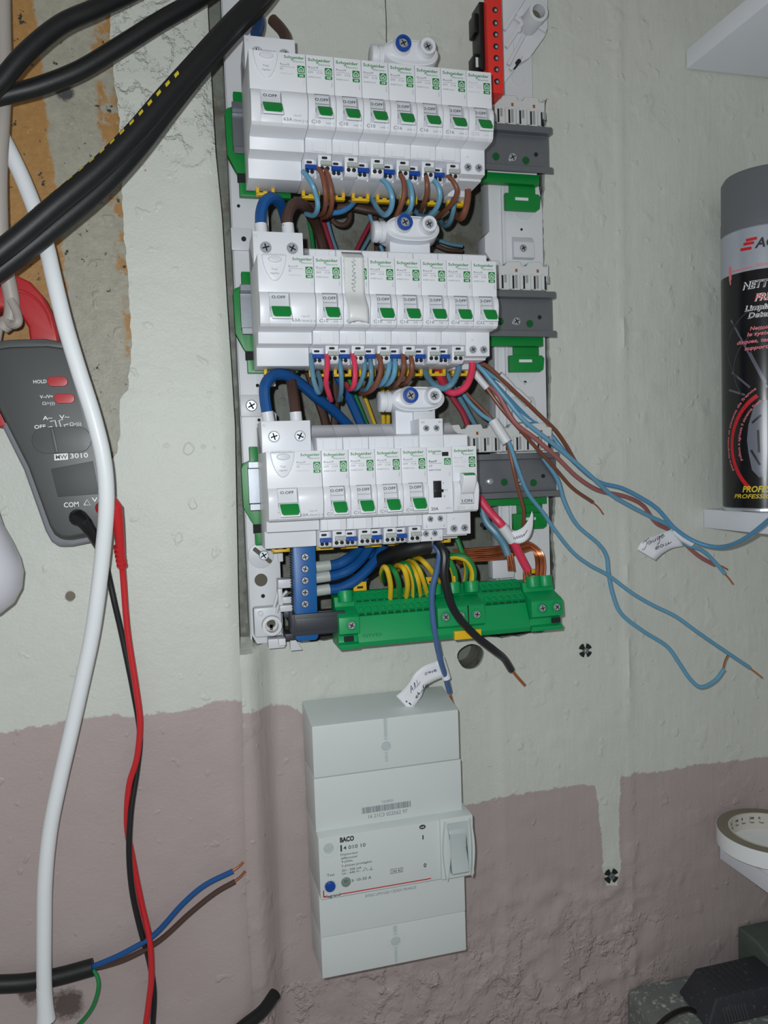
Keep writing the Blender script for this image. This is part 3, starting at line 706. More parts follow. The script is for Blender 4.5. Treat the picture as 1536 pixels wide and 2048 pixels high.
def hole_mesh(which):
    b = MB()
    if which == 'n':
        b.pry([(3.6 + x, -57.2 + z) for x, z in pill(1.9, 0.75)], 23.0, 23.6)
        for cx in (2.1, 5.3): b.cyl((cx, 22.9, -63.4), (0, 1, 0), 1.35, 0.6, 14)
    else:
        b.pry([(13.0 + x, -56.0 + z) for x, z in pill(1.9, 0.75)], 17.2, 17.9)
        for cx in (11.2, 14.9): b.cyl((cx, 17.7, -62.6), (0, 1, 0), 1.35, 0.6, 14)
    return b.mesh('wire_entries', HOLE)
def clamp_mesh(which):
    b = MB()
    if which == 'n': b.prx([(20.8, -59.4), (20.4, -62.2), (23.4, -62.4), (23.4, -59.2)], 0.5, 8.2).box(2.5, 6.2, 20.2, 21, -61.6, -60); return b.mesh('clamp_lever', BLUE, 0.25, 1)
    b.prx([(16.0, -58.2), (15.8, -60.8), (18.4, -61.2), (18.2, -58)], 10.2, 17.6).box(12, 16, 15.4, 16.2, -60.3, -58.8); return b.mesh('clamp_lever', GREYP, 0.25, 1)
def clip_mesh():
    b = MB()
    out = [(-6.5, 1), (6.5, 1), (6.5, -3.6), (5.4, -4.6), (-5.4, -4.6), (-6.5, -3.6)]
    b.box(-6.5, -4.2, 52, 57, -4.4, 1); b.box(4.2, 6.5, 52, 57, -4.4, 1); b.box(-6.5, 6.5, 52, 57, -4.6, -2.6)
    b.box(-1.6, 1.6, 53, 57, -2.6, -1.2)
    return b.mesh('rail_clip', YELL, 0.5, 2)
NTH = ('first', 'second', 'third', 'fourth', 'fifth', 'sixth', 'seventh')
def caps(t):
    put('top_cap', cached('cap', lambda: MB().box(0.6, 4.2, 16.1, 20, 1.2, 8.4).box(4.5, 13.2, 15.9, 20, 1.2, 8.6).box(13.5, 17.4, 16.1, 20, 1.2, 8.4).mesh('top_cap', WHITE, 0.25, 1)), t)
    put('shoulder_panel', cached('shp', lambda: MB().box(4.8, 13.8, 14.2, 16, -53.4, -45.8).box(0.5, 4.5, 14.5, 16, -53.4, -45.8).mesh('shoulder_panel', WHITE, 0.2, 1)), t)
def breaker(k, i, rating, ref, label, lever='off', faint=False, covered=False):
    kind = 'sc' if rating == 'C32' else 'dm'
    t = thing('circuit_breaker', label, 'breaker', (18 * i, 0, ROWZ[k]), 'modular circuit breakers')
    put('body', cached(('dm', kind), lambda: dm_body(kind)), t)
    caps(t) if kind == 'dm' else put('top_cap', cached('cap2', lambda: MB().box(0.6, 4.2, 16.1, 20, 1.2, 8.4).box(4.5, 17.4, 15.9, 20, 1.2, 8.6).mesh('top_cap', WHITE, 0.25, 1)), t)
    label_dm(t, rating, ref, faint)
    g = INKL if faint else INKG
    if lever == 'off':
        wn = put('lever_window', cached('win10', lambda: window_mesh(9.8)), t, (4.6, 0, 0))
        text('O.OFF', wn, 0.6, 0.85, -27.2, 8.6, 1.9, INK, 0.014, tilt=-0.15)
        put('window_edge', cached('wed', lambda: MB().box(0.1, 9.7, -0.1, 0.6, -23.75, -23.5).box(0.4, 9.4, 0.1, 0.8, -29.6, -29.35).mesh('window_edge', INKG)), wn)
        lv = put('lever', cached('lev10', lambda: lever_mesh(10.0)), t, (5.0, 0, 0))
        tag(put('grip', cached('grip10', lambda: lever_cap(10.0)), lv), 'green grip')
    else:
        wn = put('lever_window', cached('win10', lambda: window_mesh(9.8)), t, (4.6, 0, 0))
        lv = put('lever', cached('levup', lambda: lever_mesh(9.4, True)), t, (4.8, 0, 0))
        tag(put('lever_edge', cached('levedge', lambda: MB().prx([(-5.5, -17.9), (-8.3, -19.0), (-8.6, -19.5), (-5.5, -18.6), (0, -18.4), (0, -17.9)], 0.8, 8.6).mesh('lever_edge', GREEN)), lv), 'green upper edge')
        text('I.ON', wn, 1.0, -1.9, -38.0, 7.4, 2.2, INK, 0.012, tilt=-0.1)
        put('window_edge', cached('wed2', lambda: MB().box(0, 9.4, -2.1, -1.4, -38.9, -38.65).mesh('window_edge', INKG)), wn)
    text(rating, t, 1.9, -1.25, -42.3, 5.8, 2.1, g, 0.008, tilt=0.26)
    text('3000  3', t, 11.2, -1.25, -42.2, 5.0, 0.9, g, tilt=0.26)
    if kind == 'dm':
        for wch in ('n', 'l'):
            tm = put('terminal', cached(('term', wch), lambda: term_mesh(wch)), t)
            put('wire_entries', cached(('ent', wch), lambda: hole_mesh(wch)), tm)
            tag(put('clamp_lever', cached(('clv', wch), lambda: clamp_mesh(wch)), tm), 'blue clamp lever' if wch == 'n' else 'grey clamp lever')
    else:
        for cx in (5.2, 13.2):
            w_ = put('screw_well', cached('well', lambda: MB().ring((0, -0.5, 0), (0, 1, 0), 3.1, 2.6, 1.5, 20).cyl((0, 0.3, 0), (0, 1, 0), 2.6, 0.4, 18).mesh('screw_well', WHITE2)), t, (cx, 15.2, -57))
            put('screw', screw_mesh(2.35), w_, (0, 0.25, 0))
        text('N', t, 4.2, 14.9, -51.0, 1.5, 1.8, INKL)
    put('rail_clip', cached('clip', clip_mesh), t, (9, 0, -66.2))
    return t
def rcd_body(pr):
    b = MB().prx(pr, 0.1, 35.75); cheeks(b, 6.2, 19.4, 0.1, 35.75); return b.mesh('body', WHITE, 0.4, 2)
def rcd(k, label):
    t = thing('residual_current_switch', label, 'switch', (-36, 0, ROWZ[k]), 'residual current switches')
    W_ = 36
    put('body', cached('rcdb', lambda: rcd_body([(0, 0.3), (0, -23.4), (2.6, -23.6), (2.6, -40), (1.5, -44.7), (17, -45.6), (18.4, -53), (33, -53.4), (34.6, -65.6), (58.5, -65.6), (58.5, 19), (50, 19.5), (38, 10), (26, 0.3)])), t)
    tb = put('terminal_block', cached('rcdt', lambda: MB().box(0.1, 33.4, 24, 52, -0.2, 21.5).mesh('terminal_block', WHITE, 0.5, 2)), t)
    for cx in (8.4, 26.0):
        put('screw_well', cached('rwell', lambda: MB().ring((0, -0.45, 0), (0, 1, 0), 4.2, 3.7, 0.6, 24).mesh('screw_well', WHITE2)), tb, (cx, 24, 11))
        s_ = put('screw', screw_mesh(3.7), tb, (cx, 24.3, 11)); s_.rotation_euler = (0, 0.4 * cx, 0)
    text('N', tb, 1.2, 23.9, 17.6, 1.6, 2.0, INKL)
    def shield():
        pr = [(-8.0, 0), (8.0, 0), (7.8, -3), (7, -7), (5.4, -11.5), (3.2, -15), (1.2, -16.6), (-1.2, -16.6), (-3.2, -15), (-5.4, -11.5), (-7, -7), (-7.8, -3)]
        b = MB().pry(pr, -1.2, 0.2, 0, 0.93)
        for i in range(9): b.box(-6.6 + i * 1.5, -6.0 + i * 1.5, -1.3, 1.5, -0.1, 0.9)
        return b.mesh('test_panel', WHITE, 0.35, 2)
    tp = put('test_panel', cached('shield', shield), t, (10.6, 0, 0))
    put('test_button', cached('tbut', lambda: MB().pry([(4.5 * math.cos(i * .3142), 2.2 * math.sin(i * .3142)) for i in range(20)], -2.6, -1, 0, 0.9).mesh('test_button', WHITE2, 0.4, 2)), tp, (0.4, 0, -3.2))
    text('Test', tp, -2.0, -1.3, -10.0, 3.8, 1.3, INKG); text('régulier', tp, -2.9, -1.3, -12.4, 5.8, 1.2, INKG)
    brand(t, 22.2, -0.7, 12.8, 0.92)
    text('Resi9', t, 19.6, -0.08, -7.6, 5.8, 1.3, INKG); put('rule', cached('rule2', lambda: MB().box(0, 9.2, -.08, .05, -.08, .08).mesh('rule', INKG)), t, (19.6, 0, -8.4))
    text('ID', t, 19.6, -0.08, -10.4, 1.8, 1.3, INKG); text('R9ERC263', t, 19.6, -0.08, -13.0, 7.8, 0.95, INKL)
    put('emblem', cached('house', house_icon), t, (30.4, 0, -7.0)); bd = put('badge', cached('xe', xe_box), t, (30.4, 0, -12.0)); text('XE', bd, 0.9, -0.16, -1.75, 2.9, 1.3, WPRINT, 0.02)
    text('214402', t, 34.0, -0.08, -15.6, 3.4, 0.7, INKL, rot=-math.pi / 2)
    wn = put('lever_window', cached('win13', lambda: window_mesh(13.0)), t, (6.2, 0, 0))
    text('O.OFF', wn, 2.0, 0.85, -27.2, 8.8, 1.9, INK, 0.014, tilt=-0.15)
    lv = put('lever', cached('lev13', lambda: lever_mesh(13.0)), t, (6.6, 0, 0)); tag(put('grip', cached('grip13', lambda: lever_cap(13.0)), lv), 'green grip')
    text('63A', t, 20.2, -1.3, -42.1, 5.6, 2.0, INKG, 0.008, tilt=.26); text('30mA', t, 26.4, -1.3, -42.1, 5.2, 1.3, INKG, tilt=.26)
    text('Type AC', t, 26.4, -2.1, -39.2, 5.2, 0.95, INKG, tilt=.26); text('[~]', t, 32.4, -1.3, -42.1, 2.9, 1.3, INKG, tilt=.26)
    put('terminal_cover_edge', cached('tce', lambda: MB().box(0.4, W_ - .8, 17.4, 18.6, -45.8, -45.4).mesh('cover_edge', WHITE2)), t)
    put('rail_clip', cached('clip', clip_mesh), t, (13, 0, -65.8))
    return t
for k in range(3): rcd(k, 'wide white residual current switch marked 63A at the left end of the %s row' % RN[k])
rows = [['C10', 'C10', 'C10', 'C16', 'C16', 'C16', 'C32'], ['C10', 'C10', 'C10', 'C16', 'C16', 'C16', 'C32'], ['C10', 'C10', 'C16', 'C16']]
for k, rr in enumerate(rows):
    for i, rt in enumerate(rr):
        if rt == 'C32': lb = 'slim white C32 breaker with two screws below, right end of %s row' % RN[k]
        elif k == 1 and i == 1: lb = 'slim white breaker under the handwritten tape strip in the middle row'
        else: lb = 'slim white %s breaker, %s to the right of the wide switch, %s row' % (rt, NTH[i], RN[k])
        breaker(k, i, rt, 'R9EFC6' + rt[1:], lb, faint=(k == 0 and rt == 'C32'))
breaker(2, 5, 'C32', 'R9EFC632', 'slim white breaker with raised lever reading I.ON, right end of bottom row', lever='on', faint=True)
# contactor
t = thing('contactor', 'slim white contactor with black slide switch marked 20A in the bottom row', 'contactor', (72, 0, ROWZ[2]))
put('body', cached(('dm', 'ct'), lambda: dm_body('ct')), t)
tb = put('terminal_block', MB().box(0.3, 17.6, 16.2, 40, 9, 20.5).mesh('terminal_block', WHITE, 0.4), t)
put('upper_step', MB().box(2, 17.6, 34, 54, 18, 27).box(5, 16, 33.2, 40, 20, 25.5).mesh('upper_step', WHITE2, 0.5), t)
for cx in (5.2, 12.6):
    put('screw', screw_mesh(2.3), tb, (cx, 16.1, 13.8))
text('A2', tb, 1.6, 16.0, 17.4, 2.6, 1.5, INKG); text('A1', tb, 14.2, 16.0, 17.4, 2.4, 1.5, INKG)
lb_ = put('terminal_block', MB().box(0.3, 17.6, 13.8, 30, -56.6, -45.6).mesh('terminal_block', WHITE, 0.35), t)
for cx, nm in ((5.4, '2'), (12.6, '4')):
    put('screw', screw_mesh(2.2), lb_, (cx, 13.7, -49.4)); text(nm, lb_, cx - 3.4 + (8 if nm == '4' else 0) * .7, 13.6, -55.2, 1.1, 1.5, INKG)
for cx, nm in ((5.0, '1'), (11.6, '3')):
    put('screw', screw_mesh(2.2), t, (cx, 23.8, -60.5)); text(nm, t, cx + 3.4, 23.4, -64.6, 0.9, 1.3, INKG)
text('Schneider', t, 1.0, -.08, -3.2, 9.6, 1.5, PRINTG, 0.018); put('logo_hook', cached('hook', logo_hook), t, (5.4, -0.05, -3.6)); text('Electric', t, 5.4, -.08, -4.9, 5.0, 0.8, INKG)
put('display', MB().box(10.8, 15.4, -0.15, 0.1, -6.0, -3.2).mesh('display', HOLE), t)
put('emblem', cached('house', house_icon), t, (12.2, 0, -7.4))
text('Resi9', t, 1.3, -.08, -10.0, 5.6, 1.5, INK, 0.012); put('rule', cached('rule3', lambda: MB().box(0, 9, -.08, .05, -.08, .08).mesh('rule', INK)), t, (1.3, 0, -10.8))
text('CT', t, 1.3, -.08, -13.2, 2.4, 1.4, INK, 0.01); text('R9PCTH20', t, 1.3, -.08, -15.8, 8.4, 1.1, INK, 0.006); text('214402', t, 15.6, -.08, -16.6, 3.0, 0.7, INKG, rot=-math.pi / 2)
sw = put('slide_switch', MB().box(3.9, 9.7, -0.3, 0.2, -34.0, -22.6).mesh('slide_switch', BLACK, 0.15), t)
put('slider', MB().box(4.2, 10.4, -2.4, 0, -30.4, -28.4).mesh('slider', BLACK, 0.3), sw)
text('I', t, 11.0, -.08, -24.8, 0.3, 1.3, INK); text('Auto', t, 11.0, -.08, -29.6, 3.2, 1.1, INKG); text('0', t, 11.2, -.08, -34.0, 1.0, 1.4, INK)
text('20A', t, 1.9, -.08, -42.6, 5.2, 2.2, INK, 0.008); text('230V~', t, 12.4, -.08, -42.0, 4.6, 1.0, INKG)
put('rail_clip', cached('clip', clip_mesh), t, (9, 0, -66.2))
# tape strip with handwriting stuck over the second breaker of the middle row
tp = thing('tape_strip', 'wrinkled white tape strip with vertical handwriting stuck on a middle row breaker', 'tape', (18, 0, -125))
b = MB(); nn = 18; prof = []
for i in range(nn + 1):
    z = 4.5 - 47 * i / nn
    y = -0.5 if z > -22 else (-0.5 - 9.2 * sstep(-22, -36, z) + (1.0 * sstep(-39, -43, z)))
    if z > 0: y = -0.5 + 1.5 * z
    prof.append((y, z))
vs = []
for y, z in prof:
    for j in range(7):
        x = 1.4 + 13.4 * j / 6
        vs.append((x, y + 0.35 * fbm(x * 1.0, z, 5, 2, 3.3) - 0.2 + 0.06 * (j - 3) ** 2 * sstep(-22, -34, z), z - (1.6 * ((j - 3) / 3) ** 2 if z < -40 else 0)))
fs = [(i * 7 + j, i * 7 + j + 1, (i + 1) * 7 + j + 1, (i + 1) * 7 + j) for i in range(nn) for j in range(6)]
strip = put('strip', b.add(vs, fs).mesh('strip', TAPE), tp)
sm = strip.modifiers.new('thick', 'SOLIDIFY'); sm.thickness = 0.0004; sm.offset = 1
def scrawl(pts, r=0.16): return MB().tube(spline(pts, 4), r, 4)
b = scrawl([(7.6 + 1.6 * math.sin(i * 1.9) * (1 if i % 3 else .4), -1.25, -1.5 - i * 0.85 + 0.5 * math.cos(i * 2.3)) for i in range(26)])
put('handwriting', b.mesh('handwriting', INKG), tp)
# ------------------------------------------------------------------ red terminal bar (top right)
o0 = (141, 45, 8)
t = thing('red_terminal_bar', 'red terminal bar with seven dark screw openings on a black holder', 'terminal', o0)
z0, z1 = U(1000, 188, 45).z, U(990, -8, 45).z
b = MB(); b.prx([(44, z0), (44, z1), (47, z1 + 1), (62, z1 - 12), (62, z0)], 142.5, 154.2)
put('housing', b.mesh('housing', REDB, 0.6, o=o0), t)
for i, py in enumerate((20, 46, 69, 93, 116, 139, 163)):
    p = U(990 + i * 0.6, py, 44)
    put('screw_opening', cached('rop', lambda: MB().cyl((0, -0.25, 0), (0, 1, 0), 2.1, 0.6, 16).mesh('screw_opening', HOLE)), t, rel((p.x, 44, p.z), o0))
    put('screw', cached('rsc', lambda: MB().lathe((0, 0, 0), (0, -1, 0), [(1.2, 0), (1.1, .3)], 10).mesh('screw', STEEL)), t, rel((p.x + .4, 43.9, p.z - .3), o0))
a, c2 = U(947, 60, 55), U(965, 140, 55)
b = MB(); b.box(139, 143, 50, 66, c2.z - 2, a.z + 18); b.box(136.5, 141, 54, 66, a.z - 2, a.z + 12); b.box(135.5, 141, 54, 66, c2.z - 2, c2.z + 11)
hd = put('holder', b.mesh('holder', BLACK, 0.8, o=o0), t)
put('holder_window', MB().box(136.6, 138.6, 53.6, 54.2, c2.z + 1, c2.z + 8).mesh('holder_window', FRAME, o=o0), hd)
# ------------------------------------------------------------------ blue neutral block
o0 = (-8, 45, -384)
t = thing('neutral_terminal_block', 'upright blue neutral terminal block with five screws', 'terminal', o0)
b = MB(); b.pry([(-15.5, -317), (-13.5, -315), (-1, -315), (1, -317), (0.5, -382), (-1, -384.5), (-14, -384.5), (-16, -382)], 45, 64)
put('housing', b.mesh('housing', BLUEB, 1.2, o=o0), t)
for py in (1114, 1138, 1161, 1185, 1208):
    p = U(610, py, 45); w_ = put('screw_well', cached('bwell', lambda: MB().cyl((0, -.2, 0), (0, 1, 0), 3.0, 0.5, 18).mesh('screw_well', mat('deep_blue_recess', (14, 44, 104), 0.5))), t, rel((p.x, 44.9, p.z), o0))
    s_ = put('screw', screw_mesh(2.6), w_, (0, 0.2, 0)); s_.rotation_euler = (0, py, 0)
b = MB()
for i in range(26): b.box(-16.6, -15.4, 50, 60, -318 - i * 1.9, -317.2 - i * 1.9)
put('toothed_edge', b.mesh('toothed_edge', BLACK, o=o0), t)
# dark carrier bar behind the green block
a, c2 = U(575, 1226, 58), U(690, 1270, 58); o0 = (a.x, 52, c2.z)
t = thing('carrier_bar', 'dark grey plastic carrier bar holding the terminal blocks at the bottom', 'bar', o0)
b = MB(); b.box(a.x + 8, 190, 66, 74, c2.z, a.z - 2); b.box(a.x + 8, 190, 65, 67, a.z - 4, a.z - 2)
put('bar', b.mesh('bar', DKGREY, 0.5, o=o0), t)
put('end_grip', MB().box(a.x - 2, a.x + 7, 60, 76, c2.z - 1, c2.z + 4).box(a.x - 2, a.x + 7, 60, 76, a.z - 4, a.z + 1).box(a.x + 4, a.x + 7, 62, 76, c2.z, a.z).mesh('end_grip', DKGREY, 0.5, o=o0), t)
la, lc_ = U(575, 1231, 41), U(640, 1268, 41)
put('front_lip', MB().box(-17, 20, 41, 44.5, lc_.z, la.z).box(-18.5, -16.5, 41, 66, lc_.z, la.z).box(-16, 18, 40.4, 41.2, lc_.z + 3, la.z - 3).mesh('front_lip', DKGREY, 0.5, o=o0), t)
# ------------------------------------------------------------------ green earth block
GX0, GX1 = 14.0, 189.0; GT = -354.0
o0 = (GX0, 35, -392)
t = thing('earth_terminal_block', 'long bright green earth terminal block with two rows of wire entries', 'terminal', o0)
def gp(name, b, mt=EARTHG, bev=0.5, par=None, lab=None):
    o = put(name, b.mesh(name, mt, bev, o=o0), par or t)
    if lab: o['label'] = lab
    return o
# stepped body: back top, first entry slope, ledge, second entry slope, front apron
bp = [(64, GT), (60, GT), (53, GT - 7), (51, GT - 8), (46, GT - 15.5), (44.5, GT - 16), (36, GT - 33), (38, GT - 37), (64, GT - 37)]
gp('housing', MB().prx(bp, GX0 + 14, 162), bev=0.4)
def end_block(x0, x1, nm):
    return gp(nm, MB().prx([(64, GT - 1), (52, GT - 2), (50, GT - 9), (38, GT - 13), (36, GT - 14.5), (35, GT - 26), (40, GT - 28), (40, GT - 33), (36, GT - 34), (37, GT - 37.5), (64, GT - 37.5)], x0, x1), bev=0.6)
eb = end_block(GX0, GX0 + 15, 'end_block'); eb2 = end_block(163, GX1, 'end_block')
gp('mounting_slot', MB().box(GX0 + 4, GX0 + 11, 38.5, 40.4, GT - 32.4, GT - 28.6), HOLE, 0, eb); gp('mounting_slot', MB().box(GX1 - 8, GX1 - 1, 38.5, 40.4, GT - 32.4, GT - 28.6), HOLE, 0, eb2)
mb_ = gp('middle_block', MB().prx([(58, GT - 6), (50, GT - 8), (38, GT - 12), (36, GT - 13.5), (35.4, GT - 27), (38, GT - 29), (58, GT - 29)], 88, 125), bev=0.6)
gp('block_joint', MB().box(111.4, 112, 35, 37, GT - 27, GT - 13), HOLE, 0, mb_)
for x in (GX0 + 8.5, 91, 106, 121, 172, 182.5):
    gp('wire_collar', MB().ring((x, 52, GT - 6), (0, 0.18, 1), 5.9, 4.6, 8.5, 24).cyl((x, 52.3, GT - 6), (0, .18, 1), 4.7, 6.4, 20), bev=0.2)
for x, y, dz in ((GX0 + 9, 35.2, 20), (94, 35.8, 20), (106, 35.8, 20), (118.5, 35.8, 20), (171.5, 35.2, 19.5), (183.5, 35.2, 19.5)):
    w_ = gp('screw_well', MB().ring((x, y - 1.0, GT - dz), (0, 1, 0), 4.0, 3.2, 1.4, 22), bev=0.15)
    s_ = put('screw', screw_mesh(2.9), w_, rel((x, y + .1, GT - dz), o0)); s_.rotation_euler = (0, x, 0)
# spring entries: hooded arches with a dark release slot, two rows
def entry():
    b = MB(); b.add([(-2.3, 0, 0)], [])
    b.v = []; b.f = []; b.m = []
    pr = [(-2.4, -3.0), (2.4, -3.0), (2.4, 1.2), (1.6, 2.4), (0, 2.9), (-1.6, 2.4), (-2.4, 1.2)]
    n_ = len(pr); sc = 0.7
    vs = [(x, -1.3, z) for x, z in pr] + [(x * sc, -1.3, z * sc - .3) for x, z in pr] + [(x * sc, 1.5, z * sc - .3) for x, z in pr]
    b.add(vs, [(i, (i + 1) % n_, n_ + (i + 1) % n_, n_ + i) for i in range(n_)] + [(n_ + i, n_ + (i + 1) % n_, 2 * n_ + (i + 1) % n_, 2 * n_ + i) for i in range(n_)], 0)
    b.add(vs[2 * n_:], [list(range(n_))], 1)
    b.box(-1.9, 1.9, -0.6, 0.4, -5.0, -3.7, 1)
    return b.mesh('spring_entry', [EARTHG, mat('earth_green_recess', (0, 84, 46), 0.5)])
em = entry(); sl = math.atan2(7, 7)
for rowy, rowz, n0_, xs_ in ((56.3, GT - 3.4, 0, None), (48.3, GT - 11.6, 1, None)):
    x = GX0 + 19
    while x < 161:
        if not (85 < x < 128):
            o = put('spring_entry', em, t, rel((x, rowy, rowz), o0)); o.rotation_euler = (-0.72, 0, 0)
        x += 5.5
gp('name_plate', MB().pry([(100, GT - 31), (121, GT - 31), (121, GT - 37.5), (100, GT - 37.5)], 34, 38), YELL, 0.4, None, 'yellow name plate')
for x in (36, 92.5, 178):
    gp('end_clip', MB().box(x - 5, x + 5, 62, 65, GT - 1, GT + 6.5).box(x - 2.5, x + 2.5, 61.7, 62.2, GT + 1.5, GT + 3.6, 1), [YELL, HOLE], 0.3, None, 'yellow clip')
text('GIVD', t, GX0 + 17 - o0[0], 36.2 - 35, GT - 29.5 + 392, 14, 2.4, mat('embossed_green', (0, 122, 66), 0.4), tilt=-.47)
# white shoulder of the frame behind its right end
p = U(1125, 1200, 74); fpart('end_shoulder', MB().pry([(184, p.z + 12), (200, p.z + 10), (204, p.z + 4), (204, p.z - 10), (198, p.z - 16), (184, p.z - 16)], 68, 80), FRAME, 1.0)
fpart('white_tab', MB().box(U(985, 1125, 66).x, U(1028, 1125, 66).x, 66, 76, U(985, 1158, 66).z, U(985, 1122, 66).z), WHITE2, 0.5)
# ------------------------------------------------------------------ wires below the top row
G1 = 'wires looping under the top row'
def w(label, mt, r, pts, ys, grp, **kw): return wire('wire', label, 'wire', mt, r, pts, ys, grp, **kw)
w('light blue wire dropping from the first blue clamp of the top row', LBLUE, 1.75, [(606, 343), (614, 352), (625, 370), (634, 398), (635, 418), (627, 431), (612, 428)], (25, 18, 26, 50), G1)
w('left brown wire of the pair under the first top row breaker', BROWN, 1.7, [(637, 336), (645, 352), (651, 385), (651, 410), (645, 427), (632, 430)], (20, 15, 26, 55), G1)
w('right brown wire of the pair under the first top row breaker', BROWN, 1.7, [(650, 337), (657, 355), (663, 385), (663, 412), (656, 430), (644, 436)], (20, 15, 26, 55), G1)
w('blue wire swinging in a bow from the fourth top row breaker', LBLUE, 1.9, [(761, 356), (774, 368), (784, 393), (782, 417), (770, 430), (757, 420), (746, 402), (735, 388)], (24, 16, 26, 50, 70), G1)
w('blue wire sagging left behind the brown pair in the top row', mat('mid_blue_insulation', (60, 122, 176), .42), 1.9, [(660, 426), (680, 424), (698, 415), (714, 398), (728, 386)], (52, 56, 66), G1)
w('brown wire dropping from the grey clamp of the fourth top row breaker', BROWN, 1.8, [(798, 346), (807, 362), (808, 390), (798, 420), (789, 438), (780, 450)], (20, 15, 26, 60), G1)
w('light blue wire curling left beside the oval connector, fifth top row clamp', LBLUE, 1.8, [(812, 356), (820, 370), (824, 395), (820, 418), (808, 430), (796, 424)], (24, 17, 26, 60), G1)
w('brown wire dropping straight from the fifth top row breaker', BROWN, 1.7, [(851, 349), (854, 366), (853, 390), (846, 412), (840, 428)], (20, 16, 28, 60), G1)
w('light blue wire sagging left from the sixth top row clamp', LBLUE, 1.8, [(862, 357), (874, 368), (880, 390), (874, 414), (858, 432), (842, 432), (826, 418)], (24, 16, 26, 45, 70), G1)
w('brown wire curving left from the sixth top row breaker', BROWN, 1.7, [(894, 352), (906, 362), (914, 382), (905, 405), (888, 424), (874, 436)], (20, 15, 30, 60), G1)
w('light blue wire hooking below the last top row breakers', TBLUE, 1.8, [(905, 385), (908, 410), (902, 438), (890, 452), (880, 440)], (50, 40, 60, 80), G1)
w('thick brown wire bending down from the top row C32 breaker', BROWN, 2.4, [(936, 374), (935, 400), (929, 425), (920, 437), (908, 425), (900, 408)], (40, 36, 50, 80), G1)
# thick feeders at the left
G2 = 'thick feeder conductors at the left'
def feeder(label, mt, r, pts, ys, ferr):
    o = wire('feeder_wire', label, 'wire', mt, r, pts, ys, G2, k=8)
    if ferr:
        a, c2 = U(*ferr[0], ferr[2]), U(*ferr[1], ferr[2]); o_ = Vector(o.location) / S; o_.z = (o.location.z - ZO) / S
        ax = (c2 - a); L_ = ax.length
        tag(put('wire_ferrule', MB().lathe(a, ax, [(4.2, 0), (4.3, L_ * .9), (4.6, L_)], 18).mesh('wire_ferrule', WHITE, o=o_), o), 'white ferrule sleeve')
    return o
feeder('thick blue feeder bending down into the middle row switch', DBLUE, 3.9, [(521, 452), (522, 425), (530, 403), (545, 396), (560, 407), (570, 432), (578, 470), (584, 510)], (38, 38, 46, 70, 90), ((521, 448), (524, 478), 38))
feeder('thick brown feeder bending down into the middle row switch', DBROWN, 3.9, [(574, 454), (576, 428), (588, 408), (606, 410), (622, 432), (636, 462), (650, 510)], (38, 38, 48, 80, 95), ((575, 448), (578, 476), 38))
feeder('thick blue feeder arching from the bottom row switch to the right', DBLUE, 3.9, [(535, 830), (530, 800), (530, 772), (545, 752), (570, 750), (600, 766), (635, 796), (668, 822), (705, 860)], (38, 38, 50, 70, 88), ((534, 824), (540, 858), 38))
feeder('thick brown feeder rising straight behind the middle row switch', DBROWN, 3.9, [(592, 830), (588, 800), (583, 765), (580, 735), (584, 700)], (38, 44, 62, 64), ((591, 824), (594, 856), 38))
feeder('thick blue feeder leaving upward at the very top of the panel', mat('dusky_blue_insulation', (34, 62, 106), .45), 4.0, [(512, 70), (518, 45), (512, 20), (500, -10)], (40, 50), None)
feeder('thick brown feeder behind the top row switch screws', DBROWN, 4.0, [(572, 95), (571, 74), (562, 58), (545, 40)], (46, 60), None)
feeder('thick blue conductor running steeply down behind the middle row', DBLUE, 3.9, [(664, 730), (690, 778), (706, 812), (728, 862)], (84, 90, 92), None)
feeder('dark brown conductor behind the first middle row wires', DBROWN, 3.4, [(612, 730), (632, 790), (646, 830), (656, 870)], (100, 104), None)
feeder('dark brown conductor hanging straight left of the steep blue one', DBROWN, 3.2, [(668, 720), (672, 780), (670, 820), (668, 870)], (104, 106), None)
feeder('dark brown conductor crossing the niche below the top row clips', DBROWN, 3.0, [(640, 425), (690, 412), (740, 420), (780, 424), (810, 400)], (92, 86, 90), None)
feeder('dark brown conductor dropping behind the first top row pair', DBROWN, 4.2, [(618, 395), (630, 440), (642, 480), (650, 520)], (98, 100), None)
wire('wire', 'dark brown loop hanging in the niche above the middle row', 'wire', DBROWN, 2.0, [(662, 436), (672, 447), (688, 450), (698, 440), (700, 424)], (90,), G2)
G3 = 'wires at the back of the niche'
